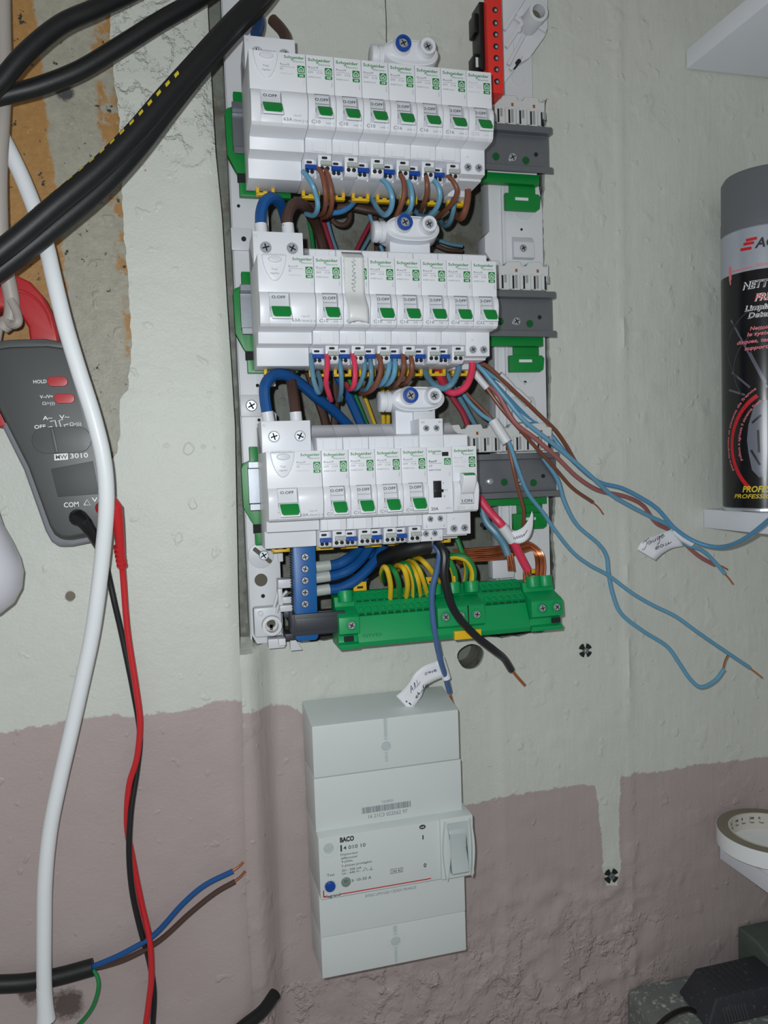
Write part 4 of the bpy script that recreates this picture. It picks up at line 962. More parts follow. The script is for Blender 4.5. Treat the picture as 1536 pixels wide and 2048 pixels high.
for lb, mt, r, pts, yy in (
    ('earth wire at the back of the niche beside the middle row switch', None, 1.7, [(616, 430), (622, 465), (628, 510)], 112),
    ('dark red wire at the back of the niche beside the earth wire', DPINK, 1.9, [(642, 425), (652, 460), (668, 510)], 104),
    ('dull blue wire slanting beside the dark red wire in the niche', TBLUE, 1.6, [(652, 430), (662, 470), (676, 510)], 108),
    ('dark red wire slanting left at the back of the niche', DPINK, 1.7, [(744, 440), (728, 470), (708, 510)], 116),
    ('bright blue wire slanting right at the back of the niche', LBLUE, 1.5, [(738, 425), (750, 462), (768, 510)], 100),
    ('brown wire at the back of the niche left of the oval connector', DBROWN, 2.2, [(750, 430), (752, 470), (754, 510)], 118),
    ('teal wire slanting left at the back of the niche', TBLUE, 1.5, [(748, 460), (730, 490), (716, 515)], 122),
    ('earth wire slanting down behind the middle row clips', None, 1.7, [(690, 735), (706, 780), (734, 850)], 112),
    ('thin earth wire curving right behind the pink wires', None, 1.5, [(706, 740), (728, 790), (750, 850)], 114),
    ('upright earth wire left of the bottom oval connector', None, 2.0, [(762, 740), (765, 790), (767, 850)], 106),
    ('upright dark earth wire touching the bottom oval connector', None, 1.9, [(776, 745), (777, 790), (776, 850)], 110),
    ('thin dull blue wire at the right back of the niche', TBLUE, 1.5, [(870, 478), (900, 488), (925, 492)], 112),
    ('brown wire lying along the right back of the niche', DBROWN, 1.7, [(866, 488), (895, 500), (925, 502)], 114)):
    wire('wire', lb, 'wire', mt, r, pts, (yy,), G3, stripe=((0.05, 3 + 5 * (yy % 4 != 0)) if mt is None else None))
# ------------------------------------------------------------------ wires below the middle row
G4 = 'wires looping under the middle row'
Y2 = (25, 18, 26, 48)
w('grey blue wire from the first blue clamp of the middle row', TBLUE, 1.75, [(623, 708), (624, 735), (628, 762), (637, 785), (642, 770), (636, 745)], Y2, G4)
w('red wire from the first grey clamp of the middle row', PINK, 1.8, [(654, 708), (655, 725), (653, 750), (652, 768), (658, 788), (662, 800)], (20, 15, 22, 40), G4)
w('grey blue wire hanging straight from the second blue clamp, middle row', TBLUE, 1.7, [(677, 712), (681, 735), (683, 762), (682, 784), (678, 800)], Y2, G4)
w('red wire from the second grey clamp of the middle row', PINK, 1.8, [(705, 707), (709, 725), (710, 755), (706, 773), (698, 778), (692, 768)], (20, 15, 22, 48), G4)
w('left grey blue wire of the pair under the third middle row breaker', TBLUE, 1.7, [(729, 712), (729, 735), (724, 758), (714, 776), (704, 778)], Y2, G4)
w('right grey blue wire of the pair under the third middle row breaker', TBLUE, 1.7, [(739, 712), (742, 735), (742, 760), (734, 778), (724, 780)], Y2, G4)
w('brown wire from the third grey clamp of the middle row', BROWN, 1.8, [(756, 708), (761, 725), (760, 748), (750, 772), (736, 784), (722, 786)], (20, 15, 22, 50), G4)
w('left light blue wire of the pair under the fourth middle row breaker', LBLUE, 1.9, [(778, 712), (778, 735), (772, 755), (762, 768), (750, 772)], Y2, G4)
w('right light blue wire of the pair under the fourth middle row breaker', LBLUE, 1.9, [(789, 712), (790, 735), (786, 754), (776, 767), (764, 770)], Y2, G4)
w('left brown wire of the pair under the fourth middle row breaker', BROWN, 1.8, [(806, 709), (808, 730), (804, 750), (794, 768), (782, 778)], (20, 15, 24, 50), G4)
w('right brown wire of the pair under the fourth middle row breaker', BROWN, 1.8, [(820, 709), (824, 728), (822, 748), (812, 765), (798, 770)], (20, 15, 24, 50), G4)
w('teal wire sagging in a wide bow under the last middle row breakers', TBLUE, 2.3, [(919, 718), (915, 745), (903, 768), (886, 777), (868, 770), (854, 752), (845, 728)], (40, 34, 40, 60), G4)
w('thick red pink wire bending down from the middle row C32 breaker', PINK, 2.6, [(945, 718), (943, 745), (932, 772), (912, 785), (896, 782), (884, 765), (872, 735)], (36, 32, 40, 64), G4)
w('dark red wire rising behind the teal bow', DPINK, 2.3, [(880, 735), (890, 765), (905, 795), (925, 825), (935, 850)], (62, 66), G4)
w('dull blue wire slanting down right behind the red bow', TBLUE, 2.0, [(888, 735), (905, 770), (930, 815), (950, 850)], (70, 76), G4)
# ------------------------------------------------------------------ wires leaving to the right
G5 = 'loose wires hanging out to the right'
A_ = [(944, 722), (965, 741), (1008, 793), (1047, 840), (1094, 878), (1136, 912), (1187, 957), (1222, 989), (1264, 1014), (1307, 1036), (1341, 1053), (1371, 1087), (1405, 1101), (1435, 1130), (1449, 1147)]
w('light blue wire running diagonally right to the handwritten flag, bare end below it', LBLUE, 1.75, A_, (56, 46, 40, 48, 60, 68, 70, 70, 68), G5, tip=[(1457, 1156), (1466, 1168)], tipr=0.8)
w('pinkish brown wire twisted with the blue one through the handwritten flag', PBROWN, 1.75, [(950, 738), (970, 765), (995, 788), (1029, 844), (1072, 878), (1115, 916), (1153, 953), (1196, 980), (1251, 993), (1286, 1011), (1311, 1045), (1345, 1064), (1384, 1101), (1405, 1117), (1430, 1130)], (60, 48, 42, 48, 61, 70, 75, 75, 73), G5, tip=[(1442, 1132), (1455, 1139)], tipr=0.8)
w('light blue wire curving below the spray can shelf and out at right', mat('steel_blue_insulation', (82, 142, 182), .4), 1.75, [(952, 728), (990, 768), (1050, 830), (1098, 866), (1119, 891), (1153, 929), (1196, 963), (1243, 976), (1286, 998), (1316, 1019), (1350, 1057), (1392, 1084), (1440, 1094), (1486, 1079), (1540, 1038), (1580, 1000)], (62, 75, 75, 66, 65, 64, 62, 50, 0, -60), G5)
w('short brown wire ending in bare copper on the wall right of the rail', BROWN, 1.5, [(945, 738), (970, 772), (1004, 818), (1038, 857), (1072, 895), (1111, 938), (1145, 976), (1185, 1004)], (60, 50, 50, 62, 70), G5, tip=[(1196, 1014), (1206, 1028)], tipr=0.7)
o = w('brown wire entering a grey sleeve near the right upright', BROWN, 1.7, [(950, 722), (975, 733), (1000, 755), (1028, 782), (1053, 805), (1085, 836), (1111, 861), (1132, 891), (1153, 927), (1178, 952)], (60, 56, 58, 70, 76), G5)
sl_ = MB().tube(spline(route([(998, 750), (1012, 764), (1026, 778), (1036, 786), (1056, 806)], (58, 60))), lambda q: 3.3 - 0.7 * math.exp(-((q - .55) / .12) ** 2), 12)
tag(put('crimp_sleeve', sl_.mesh('crimp_sleeve', SLEEVE, o=(0, 0, 0))), 'white double crimp sleeve joining wires beside the right upright', 'sleeve')
w('light blue wire entering the same sleeve as the brown wire near the right upright', LBLUE, 1.6, [(950, 730), (968, 740), (985, 752), (1000, 760)], (60, 59), G5)
# sleeve 2 with brown and blue going down over the bottom rail
w('thin brown wire running down over the bottom rail from a white sleeve', BROWN, 1.4, [(925, 775), (935, 789), (961, 815), (987, 842), (1000, 862), (1013, 884), (1021, 912), (1028, 945), (1038, 985), (1047, 1020), (1047, 1052), (1044, 1075)], (64, 56, 48, 42, 50, 62), G5)
w('light blue wire from the white sleeve crossing the other blue wire to the far right', LBLUE, 1.6, [(918, 775), (935, 800), (962, 828), (988, 846), (1003, 866), (1018, 886), (1034, 933), (1055, 985), (1085, 1024), (1111, 1062), (1145, 1104), (1179, 1130), (1217, 1151), (1264, 1186), (1307, 1211), (1350, 1232), (1392, 1262), (1435, 1292), (1499, 1335)], (66, 52, 42, 44, 58, 66, 70, 66, 58, 56), G5, tip=[(1510, 1344), (1524, 1355)], tipr=0.8)
sl_ = MB().tube(route([(986, 841), (999, 862), (1014, 885)], (47, 42)), 4.0, 12)
tag(put('crimp_sleeve', sl_.mesh('crimp_sleeve', SLEEVE)), 'white crimp sleeve in front of the bottom busbar comb', 'sleeve')
sl_ = MB().tube(route([(948, 745), (962, 762), (974, 776)], (52, 50)), 2.6, 12)
tag(put('crimp_sleeve', sl_.mesh('crimp_sleeve', SLEEVE)), 'short white crimp sleeve right under the middle row C32 breaker', 'sleeve')
w('light blue wire hooking up at its copper end, lower right wall', LBLUE, 1.75, [(1050, 870), (1075, 900), (1093, 925), (1115, 959), (1128, 1002), (1153, 1049), (1196, 1087), (1213, 1113), (1217, 1147), (1226, 1190), (1243, 1228), (1286, 1262), (1333, 1292), (1358, 1326), (1380, 1358), (1402, 1374), (1430, 1361), (1448, 1338)], (66, 62, 66, 72, 74, 72, 66, 60, 58), G5, tip=[(1450, 1322), (1458, 1306)], tipr=0.8)
# ------------------------------------------------------------------ conductors at the bottom of the panel
G6 = 'conductors around the green earth block'
w('thick teal conductor with a frayed copper end left of the pink one', TBLUE, 3.0, [(962, 1005), (972, 1042), (992, 1066), (1007, 1088), (1016, 1110)], (60, 52, 50), G6)
frt = MB()
for i in range(7): frt.tube(spline([U(1014 + i * 1.6, 1106, 50), U(1016 + i * 1.8, 1125, 50 + i % 3), U(1017 + i * 2 - (i % 2) * 2, 1142, 52)], 3), 0.55, 6)
tag(put('copper_strands', frt.mesh('copper_strands', COPPER)), 'dark frayed copper strands at the end of the teal conductor', 'strands')
o = w('thick pink conductor running down into the right of the green block', PINK, 3.2, [(958, 995), (978, 1022), (1000, 1046), (1018, 1070), (1030, 1090), (1042, 1115), (1055, 1140)], (56, 46, 48, 52), G6)
o_ = Vector((o.location.x, o.location.y, o.location.z - ZO)) / S
tag(put('crimp_sleeve', MB().tube(route([(1004, 1052), (1014, 1066), (1026, 1082)], (45.5, 46)), 4.0, 14).mesh('crimp_sleeve', SLEEVE, o=o_), o), 'white sleeve')
frt = MB()
for i in range(9): frt.tube(spline([U(1048 + i * 1.5, 1134, 52), U(1047 + i * 1.8, 1148, 52 + i % 3), U(1048 + i * 1.7, 1164, 53)], 3), 0.6, 6)
put('strands', frt.mesh('strands', COPPER, o=o_), o)
b = MB()
for i in range(16):
    f = i / 15; j = (i * 7 % 16) / 15; e = random.uniform(-1, 1)
    b.tube(spline([U(905 + 10 * f, 1100 + 30 * f, 74), U(940, 1098 + 26 * f + 2 * e, 70), U(985, 1094 + 26 * f, 66 + 5 * j), U(1030 + 8 * f, 1086 + 22 * f, 64 + 5 * j), U(1062 + 6 * f - 4, 1084 + 16 * f, 62 + 4 * j), U(1084 - 14 * f, 1104 + 10 * f, 60 + 4 * j), U(1090 - 18 * f, 1130, 56 + 4 * j), U(1087 - 16 * f, 1160, 53 + 3 * j)], 5), 0.62, 6)
cu = thing('bare_copper_conductor', 'bare stranded copper conductor bending down into the green block', 'conductor', tuple(U(1080, 1160, 54)))
put('strands', b.mesh('strands', COPPER, o=tuple(U(1080, 1160, 54))), cu)['kind'] = 'stuff'
YG = [[(780, 1199), (781, 1170), (775, 1142), (768, 1134), (763, 1146), (766, 1162)], [(798, 1197), (798, 1170), (790, 1144), (778, 1133), (772, 1142)], [(812, 1195), (815, 1168), (808, 1138), (795, 1131), (786, 1140)],
      [(827, 1193), (826, 1160), (816, 1132), (802, 1127), (796, 1140)], [(840, 1191), (835, 1160), (825, 1134), (812, 1128)], [(855, 1189), (848, 1164), (838, 1138), (824, 1122), (812, 1122)],
      [(880, 1168), (866, 1146), (850, 1126), (836, 1116), (820, 1118)]]
for i, pts in enumerate(YG):
    w('yellow green earth wire arching into the %s entry of the green block' % ('fifth', 'sixth', 'seventh', 'eighth', 'ninth', 'tenth', 'middle')[i], None, 2.0, pts, (55, 44, 40, 52, 70), 'earth wires arching into the green block', stripe=((.06, 1), (.1, 6), (.02, 2), (.08, 4), (.03, 0), (.06, 3), (.1, 5))[i])
w('green earth wire into the second collar from the middle', None, 2.6, [(911, 1172), (908, 1145), (900, 1126), (888, 1114)], (53, 48, 52), 'earth wires arching into the green block', stripe=(0.2, 4))
w('thick yellow green earth wire arching into the third collar of the block', None, 2.9, [(944, 1172), (946, 1142), (935, 1120), (914, 1112), (896, 1116), (882, 1126)], (53, 46, 52, 64), 'earth wires arching into the green block', stripe=(0.04, 4))
w('earth wire coming down from behind the contactor', None, 2.0, [(906, 1055), (915, 1080), (925, 1108), (933, 1136), (930, 1165)], (74, 70, 72), 'earth wires arching into the green block', stripe=(0.08, 4))
for i, px in enumerate((789, 803, 815)):
    w('earth wire hanging behind the bottom row, %s from the blue wires' % NTH[i], None, 1.7, [(px, 1065), (px + 1, 1085), (px - 2, 1110)], (92, 95), 'earth wires behind the bottom row', stripe=(0.1, 4))
o = None
for i, (pts, fa, fb_) in enumerate((([(652, 1132), (672, 1129), (692, 1120), (712, 1104), (730, 1078)], (631, 1134), (660, 1130)), ([(652, 1154), (676, 1149), (702, 1137), (726, 1114), (748, 1078)], (631, 1156), (659, 1152)), ([(652, 1180), (680, 1176), (708, 1162), (736, 1138), (758, 1108), (772, 1078)], (631, 1182), (659, 1178)))):
    o = wire('feeder_wire', 'thick blue conductor in the %s screw of the blue block from above' % ('second', 'third', 'fourth')[i], 'wire', DBLUE, 3.8, pts, (52, 56, 72), 'thick blue conductors beside the blue block', k=8)
    a, c2 = U(*fa, 52), U(*fb_, 52); o_ = Vector((o.location.x, o.location.y, o.location.z - ZO)) / S
    tag(put('wire_ferrule', MB().lathe(a, c2 - a, [(3.9, 0), (4.0, .5), (4.0, (c2 - a).length)], 18).mesh('wire_ferrule', GREYP, o=o_), o), 'grey ferrule')
w('thick blue conductor dropping behind the green block', DBLUE, 3.6, [(742, 1090), (734, 1130), (722, 1175), (716, 1200)], (76, 74), 'thick blue conductors beside the blue block')
# black sheathed cable with a blue and a black core hanging out
bc = wire('sheathed_cable', 'thick black sheathed cable lying above the green block, cut open at its end', 'cable', BLKC, 6.0, [(720, 1150), (750, 1128), (780, 1112), (815, 1100), (850, 1092), (868, 1090)], (80, 60, 40, 34), None, n=16)
o_ = Vector((bc.location.x, bc.location.y, bc.location.z - ZO)) / S; e_ = U(868, 1090, 34); e2 = U(860, 1091, 34)
put('cut_end', MB().lathe(e2, e_ - e2, [(6.2, 0), (6.2, (e_ - e2).length), (3.6, (e_ - e2).length + .6)], 16).mesh('cut_end', METERL, o=o_), bc)
w('slate blue core hanging from the black cable to a paper flag', SBLUE, 2.2, [(866, 1090), (873, 1096), (879, 1108), (874, 1139), (865, 1176), (864, 1213), (869, 1263), (880, 1317), (890, 1350), (899, 1384)], (32, 22, 26, 30, 36, 50, 66), None, tip=[(902, 1396), (906, 1410)], tipr=1.1)
w('black core hanging from the black cable, bare copper end pointing right', BLKW, 3.0, [(868, 1088), (880, 1092), (889, 1112), (888, 1150), (899, 1200), (918, 1236), (953, 1273), (990, 1302), (1008, 1317), (1022, 1339)], (32, 20, 20, 24, 34, 50, 66), None, tip=[(1033, 1352), (1049, 1370)], tipr=1.3)
# ------------------------------------------------------------------ paper flags
def flag(name, label, top, bot, parent_mt=PAPER):
    T_ = spline(route([(p[0], p[1], p[2]) for p in top], (0,)), 5); B_ = spline(route([(p[0], p[1], p[2]) for p in bot], (0,)), 5); n_ = len(T_)
    vs = [];
    for a, c in zip(T_, B_):
        for j in range(5): vs.append(a.lerp(c, j / 4))
    o0 = tuple(T_[0]); b = MB().add(vs, [(i * 5 + j, i * 5 + j + 1, (i + 1) * 5 + j + 1, (i + 1) * 5 + j) for i in range(n_ - 1) for j in range(4)])
    t = thing(name, label, 'label', o0)
    s_ = put('paper', b.mesh('paper', parent_mt, o=o0), t); m_ = s_.modifiers.new('thick', 'SOLIDIFY'); m_.thickness = 0.0003
    return t, T_, B_, o0
def ink(t, o0, strokes, mt=INK, r=0.18):
    b = MB()
    for st in strokes: b.tube(spline([U(*p) for p in st], 4), r, 4)
    put('handwriting', b.mesh('handwriting', mt, o=o0), t)
def letters(x, y, d, px, py, ux, uy, vx, vy, strokes):
    return [[(px + a * ux + c * vx, py + a * uy + c * vy, d) for a, c in st] for st in strokes]
t, T_, B_, o0 = flag('paper_flag', 'white paper flag reading Jauge eau on the twisted wires', [(1346, 1058, 64), (1318, 1068, 62), (1296, 1076, 59), (1282, 1086, 58), (1274, 1099, 60)], [(1368, 1092, 64), (1345, 1096, 62), (1328, 1105, 59), (1318, 1113, 58), (1311, 1121, 60)])
put('wrap', MB().tube(route([(1347, 1058), (1360, 1072), (1384, 1085)], (66, 66)), 3.6, 10).mesh('wrap', PAPER, o=o0), t)
J = [[(0, 8), (2, 11), (6, 9), (7, 3), (4, -3), (0, -2)], [(3, 10), (10, 12)], [(14, 5), (11, 7), (9, 4), (12, 1), (14, 5), (15, 1)], [(17, 6), (17, 2), (20, 2), (21, 6), (21, 1)], [(27, 6), (24, 6), (24, 2), (27, 3), (28, 7), (28, -4), (25, -6)], [(30, 4), (34, 5), (32, 7), (30, 4), (32, 1), (36, 3)]]
E2 = [[(0, 3), (5, 4), (3, 6), (0, 4), (1, 1), (6, 2)], [(12, 4), (9, 6), (7, 3), (10, 1), (12, 4), (13, 1)], [(16, 5), (16, 1), (19, 1), (20, 5), (21, 1), (25, 3)]]
ink(t, o0, letters(0, 0, 58.0, 1284, 1097, 1.25, -0.62, 0.15, -1.25, J) + letters(0, 0, 58.0, 1311, 1101, 1.25, -0.55, 0.15, -1.25, E2), INK, 0.22)
t, T_, B_, o0 = flag('paper_flag', 'worn white paper flag with blotted ink on the slate blue core', [(880, 1320, 54), (850, 1331, 52), (830, 1347, 52), (818, 1366, 54), (802, 1384, 58), (792, 1392, 60)], [(893, 1352, 54), (868, 1362, 53), (850, 1374, 52), (843, 1392, 53), (832, 1408, 56), (820, 1422, 58)])
put('wrap', MB().tube(route([(880, 1316), (886, 1334), (893, 1357)], (54, 57)), 3.4, 10).mesh('wrap', PAPER, o=o0), t)
AA = [[(0, 0), (3, 12), (5, 1)], [(1, 5), (5, 6)], [(8, 1), (10, 13), (11, 1)], [(15, 13), (16, 3), (21, 5)], [(13, 2), (16, 3)]]
CH = [[(0, 2), (2, 6), (5, 5), (2, 1), (6, 0)], [(7, 0), (9, 11), (10, 2), (12, 5), (14, 0)], [(16, 4), (18, 0), (21, 4), (22, 0)], [(24, 0), (28, 12), (25, 6), (29, 4)], [(31, 2), (34, 6), (35, 1), (39, 4)]]
CV = [[(4, 4), (0, 3), (1, 0), (4, 1)], [(8, 3), (6, 4), (6, 1), (9, 3), (9, 0)], [(11, 4), (12, 0), (14, 4)], [(15, 2), (18, 3), (16, 4), (16, 0), (20, 1)]]
ink(t, o0, letters(0, 0, 50.5, 822, 1386, .95, -.85, -.25, -1.0, AA) + letters(0, 0, 50.6, 832, 1398, .62, -.72, -.2, -.7, CH) + letters(0, 0, 51, 850, 1350, 1.2, -.4, .1, -1.1, CV), mat('violet_ink', (50, 46, 72), .6), 0.2)
ink(t, o0, [[(818, 1406, 55.0), (822, 1409, 55.0)], [(812, 1402, 55.5), (814, 1404, 55.5)]], INK, 0.6)
t, T_, B_, o0 = flag('paper_flag', 'curled white paper flag with scribbled ink on the pink conductor', [(1010, 1066, 44), (1030, 1062, 42), (1046, 1054, 42), (1058, 1038, 44), (1064, 1022, 46)], [(1022, 1084, 44), (1040, 1087, 41), (1056, 1078, 40), (1065, 1060, 43), (1067, 1028, 46)])
ink(t, o0, letters(0, 0, 40.6, 1027, 1080, .95, -.3, .1, -.9, [[(x, 3 + 3 * math.sin(x * 1.3)) for x in range(0, 24)]]) + letters(0, 0, 40.6, 1048, 1072, .5, -.8, .1, -.6, [[(x, 2 + 2 * math.sin(x * 1.7)) for x in range(0, 14)]]), INK, 0.18)
# ------------------------------------------------------------------ supply breaker under the panel
o0 = (48, WALL, -640); YF, YM = 45.0, 37.0
t = thing('supply_circuit_breaker', 'large white differential supply breaker on the wall below the panel', 'breaker', o0)
def bq(name, b, mt=BREAK, bev=0.8, par=None, lab=None):
    o = put(name, b.mesh(name, mt, bev, o=o0), par or t)
    if lab: o['label'] = lab
    return o
zt = -447.5; zs = U(628, 1558, YF).z; zm = U(634, 1664, YF).z; zm2 = U(640, 1678, YM).z; zl = U(643, 1800, YM).z; zs2 = U(640, 1876, YF).z; zb = -637.0
XL, XR = -7.2, 105.0
def taper(b):   # slight draft: sides widen by 1.2 mm towards the wall
    b.v = [((x - (y - YF) / 41 * 1.0) if x < 40 else (x + (y - YF) / 41 * 1.0), y, z) if y > YF else (x, y, z) for x, y, z in b.v]; return b
bq('upper_cover', taper(MB().prx([(YF, zt), (WALL - .5, zt + 7.5), (WALL - .5, zs + .2), (YF, zs + .2)], XL, XR)), bev=1.2)
bq('upper_housing', taper(MB().prx([(YF + .1, zs - .2), (WALL - .5, zs - .2), (WALL - .5, zm), (YF + .1, zm)], XL, XR + .6)), bev=0.3)
mid = bq('label_panel', taper(MB().prx([(YF, zm + .1), (YM, zm2), (YM, zl), (YF + 1, zl), (WALL - .5, zl), (WALL - .5, zm + .1)], XL + .2, 100.5)), bev=0.5)
bq('lower_housing', taper(MB().prx([(YF, zl - .1), (WALL - .5, zl - .1), (WALL - .5, zs2 + .1), (YF, zs2 + .1)], XL + .2, XR + .8)), bev=0.3)
bq('lower_cover', taper(MB().prx([(YF - .3, zs2 - .1), (WALL - .5, zs2 - .1), (WALL - .5, zb - 2), (YF - .3, zb)], XL + .2, XR + .8)), bev=1.2)
# switch housing at the right of the label panel
hx0, hx1 = U(878, 1640, YM).x, 110.5; hz0, hz1 = zl + 0.2, zm2 + 2.0
hs = bq('switch_housing', MB().box(hx0, hx1, YM - 2.5, YF + 30, hz0, hz1 - .2), bev=1.4)
hm = 0.5 * (hz0 + hz1)
def fin(x0, bow, w_):
    n_ = 12; pr = []
    zz = [hz0 + 1 + (hz1 - hz0 - 3) * i / n_ for i in range(n_ + 1)]
    lf = [(x0 - bow * math.sin(math.pi * i / n_), zz[i]) for i in range(n_ + 1)]; rt = [(x0 + w_ * math.sin(math.pi * i / n_) + .6, zz[i]) for i in range(n_, -1, -1)]
    return MB().pry(lf + rt, YM - 6.5, YM - 2)
bq('switch_fin', fin(hx0 + 3, 2.0, 2.6), bev=0.5, par=hs); bq('switch_fin', fin(hx1 - 3.6, -1.2, 2.4), bev=0.5, par=hs)
bq('switch_recess', MB().box(hx0 + 5.6, hx1 - 4.0, YM - 2.8, YM - 2.2, hz0 + 4.5, hz1 - 4), GLASSG, 0, hs)
bq('rocker', MB().prx([(YM - 2.6, hz1 - 9), (YM - 4.4, hz1 - 12), (YM - 2.8, hm + 1), (YM - 8.5, hz0 + 7.0), (YM - 7.5, hz0 + 5.6), (YM - 2.4, hz0 + 5)], hx0 + 6.6, hx1 - 6.2), GLASSG, 0.7, hs)
# cover screws in moulded rosettes with a groove
def rosette(px, py, y, up, dn, nm='cover_screw'):
    p = U(px, py, y)
    b = MB().ring((p.x, y - .5, p.z), (0, 1, 0), 4.6, 3.8, .8, 28).ring((p.x, y - .35, p.z), (0, 1, 0), 6.8, 6.3, .6, 32)
    s_ = bq(nm, b, BREAK, 0.1)
    b = MB().lathe((p.x, y - .1, p.z), (0, -1, 0), [(3.4, 0), (3.0, .5), (1.2, .6)], 20)
    for a in (0.4, 1.97): b.tube([(p.x + 3 * math.cos(a), y - .7, p.z + 3 * math.sin(a)), (p.x - 3 * math.cos(a), y - .7, p.z - 3 * math.sin(a))], .35, 4)
    bq('screw', b, GLASSG, 0, s_)
    for z_a, z_b in ((p.z + 4.8, p.z + up), (p.z - dn, p.z - 4.8)):
        if abs(z_b - z_a) > 2: bq('groove', MB().box(p.x - 1.9, p.x - 1.2, y - .4, y + .2, z_a, z_b).box(p.x + 1.2, p.x + 1.9, y - .4, y + .2, z_a, z_b).box(p.x - 1.2, p.x + 1.2, y - .08, y + .2, z_a, z_b, 1), [BREAK, GLASSG], 0, s_)
rosette(772, 1492, YF, 21, 12); rosette(791, 1882, YF - .3, 12, 17); rosette(657, 1696, YM, 4.8, 4.8)
YT = YM - .12
def bt(s, px, py, w_, h, mt=INK, bold=0.0, y=YT, **kw):
    p = U(px, py, y); return text(s, t, p.x - o0[0], y - o0[1], p.z - o0[2], w_, h, mt, bold, **kw)
bt('BACO', 680, 1685, 10.5, 3.6, INK, 0.05); bt('4 010 10', 687, 1700, 16.5, 2.9, INK, 0.004)
pp = U(682.5, 1700, YT); put('bar_mark', MB().box(-.55, .55, 0, .2, -1.2, 3.6).mesh('bar_mark', INK), t, rel((pp.x, YT, pp.z), o0))
for s, px, py, ww in (('Disjoncteur', 681.5, 1712, 13), ('différentiel', 682, 1719.5, 12), ('4 pôles', 683, 1726, 8.2), ('3 phases protégées', 683.5, 1734.5, 22.5), ('IΔn : 500 mA', 684, 1743.5, 14.5), ('Un : 440 V~', 684, 1750, 14)):
    bt(s, px, py, ww, 1.75)
pp = U(725, 1742, YT)
put('pulse_mark', MB().tube([(0, 0, 0), (1.2, 0, 0), (1.8, 0, 2), (2.6, 0, 2), (3.4, 0, 0), (4.2, 0, 0)], .14, 4).tube([(5, 0, 0), (8, 0, 0)], .14, 4).tube([(6.5, 0, 0), (6.5, 0, 2.4)], .14, 4).mesh('pulse_mark', INK), t, rel((pp.x, YT, pp.z), o0))
bt('Ir 10-30 A', 704, 1764, 14.5, 2.3); bt('Test', 654, 1753.5, 5.6, 1.9)
bt('I', 845, 1679, .9, 3.4, INK, .01); bt('0', 847.5, 1735, 2.2, 3.2, INK, .02)
pp = U(845, 1654, YT); e_ = put('mark_disc', MB().pry([(2.5 * math.cos(i * .3142), 1.7 * math.sin(i * .3142)) for i in range(20)], 0, .2).mesh('mark_disc', INK), t, rel((pp.x, YT, pp.z), o0))
text('NF', e_, -1.4, -.08, -.7, 2.8, 1.3, WPRINT, .01)
pp = U(781, 1748, YT); bx_ = put('stamp_box', MB().box(0, 9.6, 0, .1, 0, .2).box(0, 9.6, 0, .1, 3.2, 3.4).box(0, .2, 0, .1, 0, 3.4).box(9.4, 9.6, 0, .1, 0, 3.4).box(1.2, 1.4, 0, .1, 0, 3.4).box(8.2, 8.4, 0, .1, 0, 3.4).mesh('stamp_box', INK), t, rel((pp.x, YT, pp.z), o0))
text('AD 45', bx_, 2.0, -.02, .8, 5.8, 1.7, INK, .01)
pa, pb = U(681, 1788.5, YT), U(862, 1752.5, YT); put('red_line', MB().box(pa.x, pb.x, YT - .02, YT + .1, pa.z - .35, pa.z + .35).mesh('red_line', REDP, o=o0), t)
bt('L', 646.5, 1795, 2.4, 5.2, REDP, .03); bt('legrand', 653.5, 1796, 10, 2.1, INK, .02)
bt('87002 LIMOGES CEDEX FRANCE', 731, 1795, 39.5, 2.2, INKG, 0, YF - .12)
bt('16 21C3 022562 97', 737, 1637, 30, 2.9, INKG, 0, YF - .05); bt('12/2021', 764, 1606, 8.6, 1.9, INKG, 0, YF - .05)
pp = U(724, 1628, YF); b = MB(); x = 0; rnd = random.Random(3)
while x < 37.5:
    w_ = rnd.choice((.25, .4, .6)); b.box(x, x + w_, 0, .1, 0, 4.6); x += w_ + rnd.choice((.25, .3, .5))
put('barcode', b.mesh('barcode', INKG), t, rel((pp.x, YF - .08, pp.z), o0))
p = U(660, 1772, YM); ring_ = bq('button_collar', MB().ring((p.x, YM - .6, p.z), (0, 1, 0), 4.6, 3.9, 1.2, 26), GLASSG, 0.1)
bq('test_button', MB().lathe((p.x, YM, p.z), (0, -1, 0), [(3.7, 0), (3.7, 1.6), (3.0, 2.2)], 24), BLUE, 0, None, 'blue test button')
p = U(692, 1764, YM); bq('rating_dial', MB().lathe((p.x, YM, p.z), (0, -1, 0), [(3.6, 0), (3.5, .5), (3.0, .7)], 24), mat('dial_grey_green', (120, 138, 130), .35), 0, None, 'grey green dial')
p2 = U(689, 1764, YM); text('30', t, p2.x - o0[0] - .6, YM - .9 - o0[1], p2.z - o0[2], 2.6, 1.8, INK)
# ------------------------------------------------------------------ wall plugs
def plug(px, py, y, label, r=6.0):
    p = U(px, py, y); t = thing('wall_plug', label, 'wall plug', (p.x, y, p.z), 'plastic wall plugs')
    b = MB()
    for i in range(4):
        a0 = math.radians(90 * i + 18); a1 = math.radians(90 * i + 72)
        pr = [(r * math.cos(a0 + (a1 - a0) * j / 5), r * math.sin(a0 + (a1 - a0) * j / 5)) for j in range(6)] + [(r * .42 * math.cos(a1), r * .42 * math.sin(a1)), (r * .42 * math.cos(a0), r * .42 * math.sin(a0))]
        b.pry(pr, -.5, 6)
    put('expansion_leaf', b.mesh('expansion_leaf', HOLE), t)
    put('socket', MB().ring((0, -1.4, 0), (0, 1, 0), r * .4, r * .22, 7, 14).mesh('socket', mat('plug_grey', (108, 116, 118), .5)), t)
plug(1171, 1301, WALL - 1, 'black four-leaf wall plug set in the cream wall right of the panel')
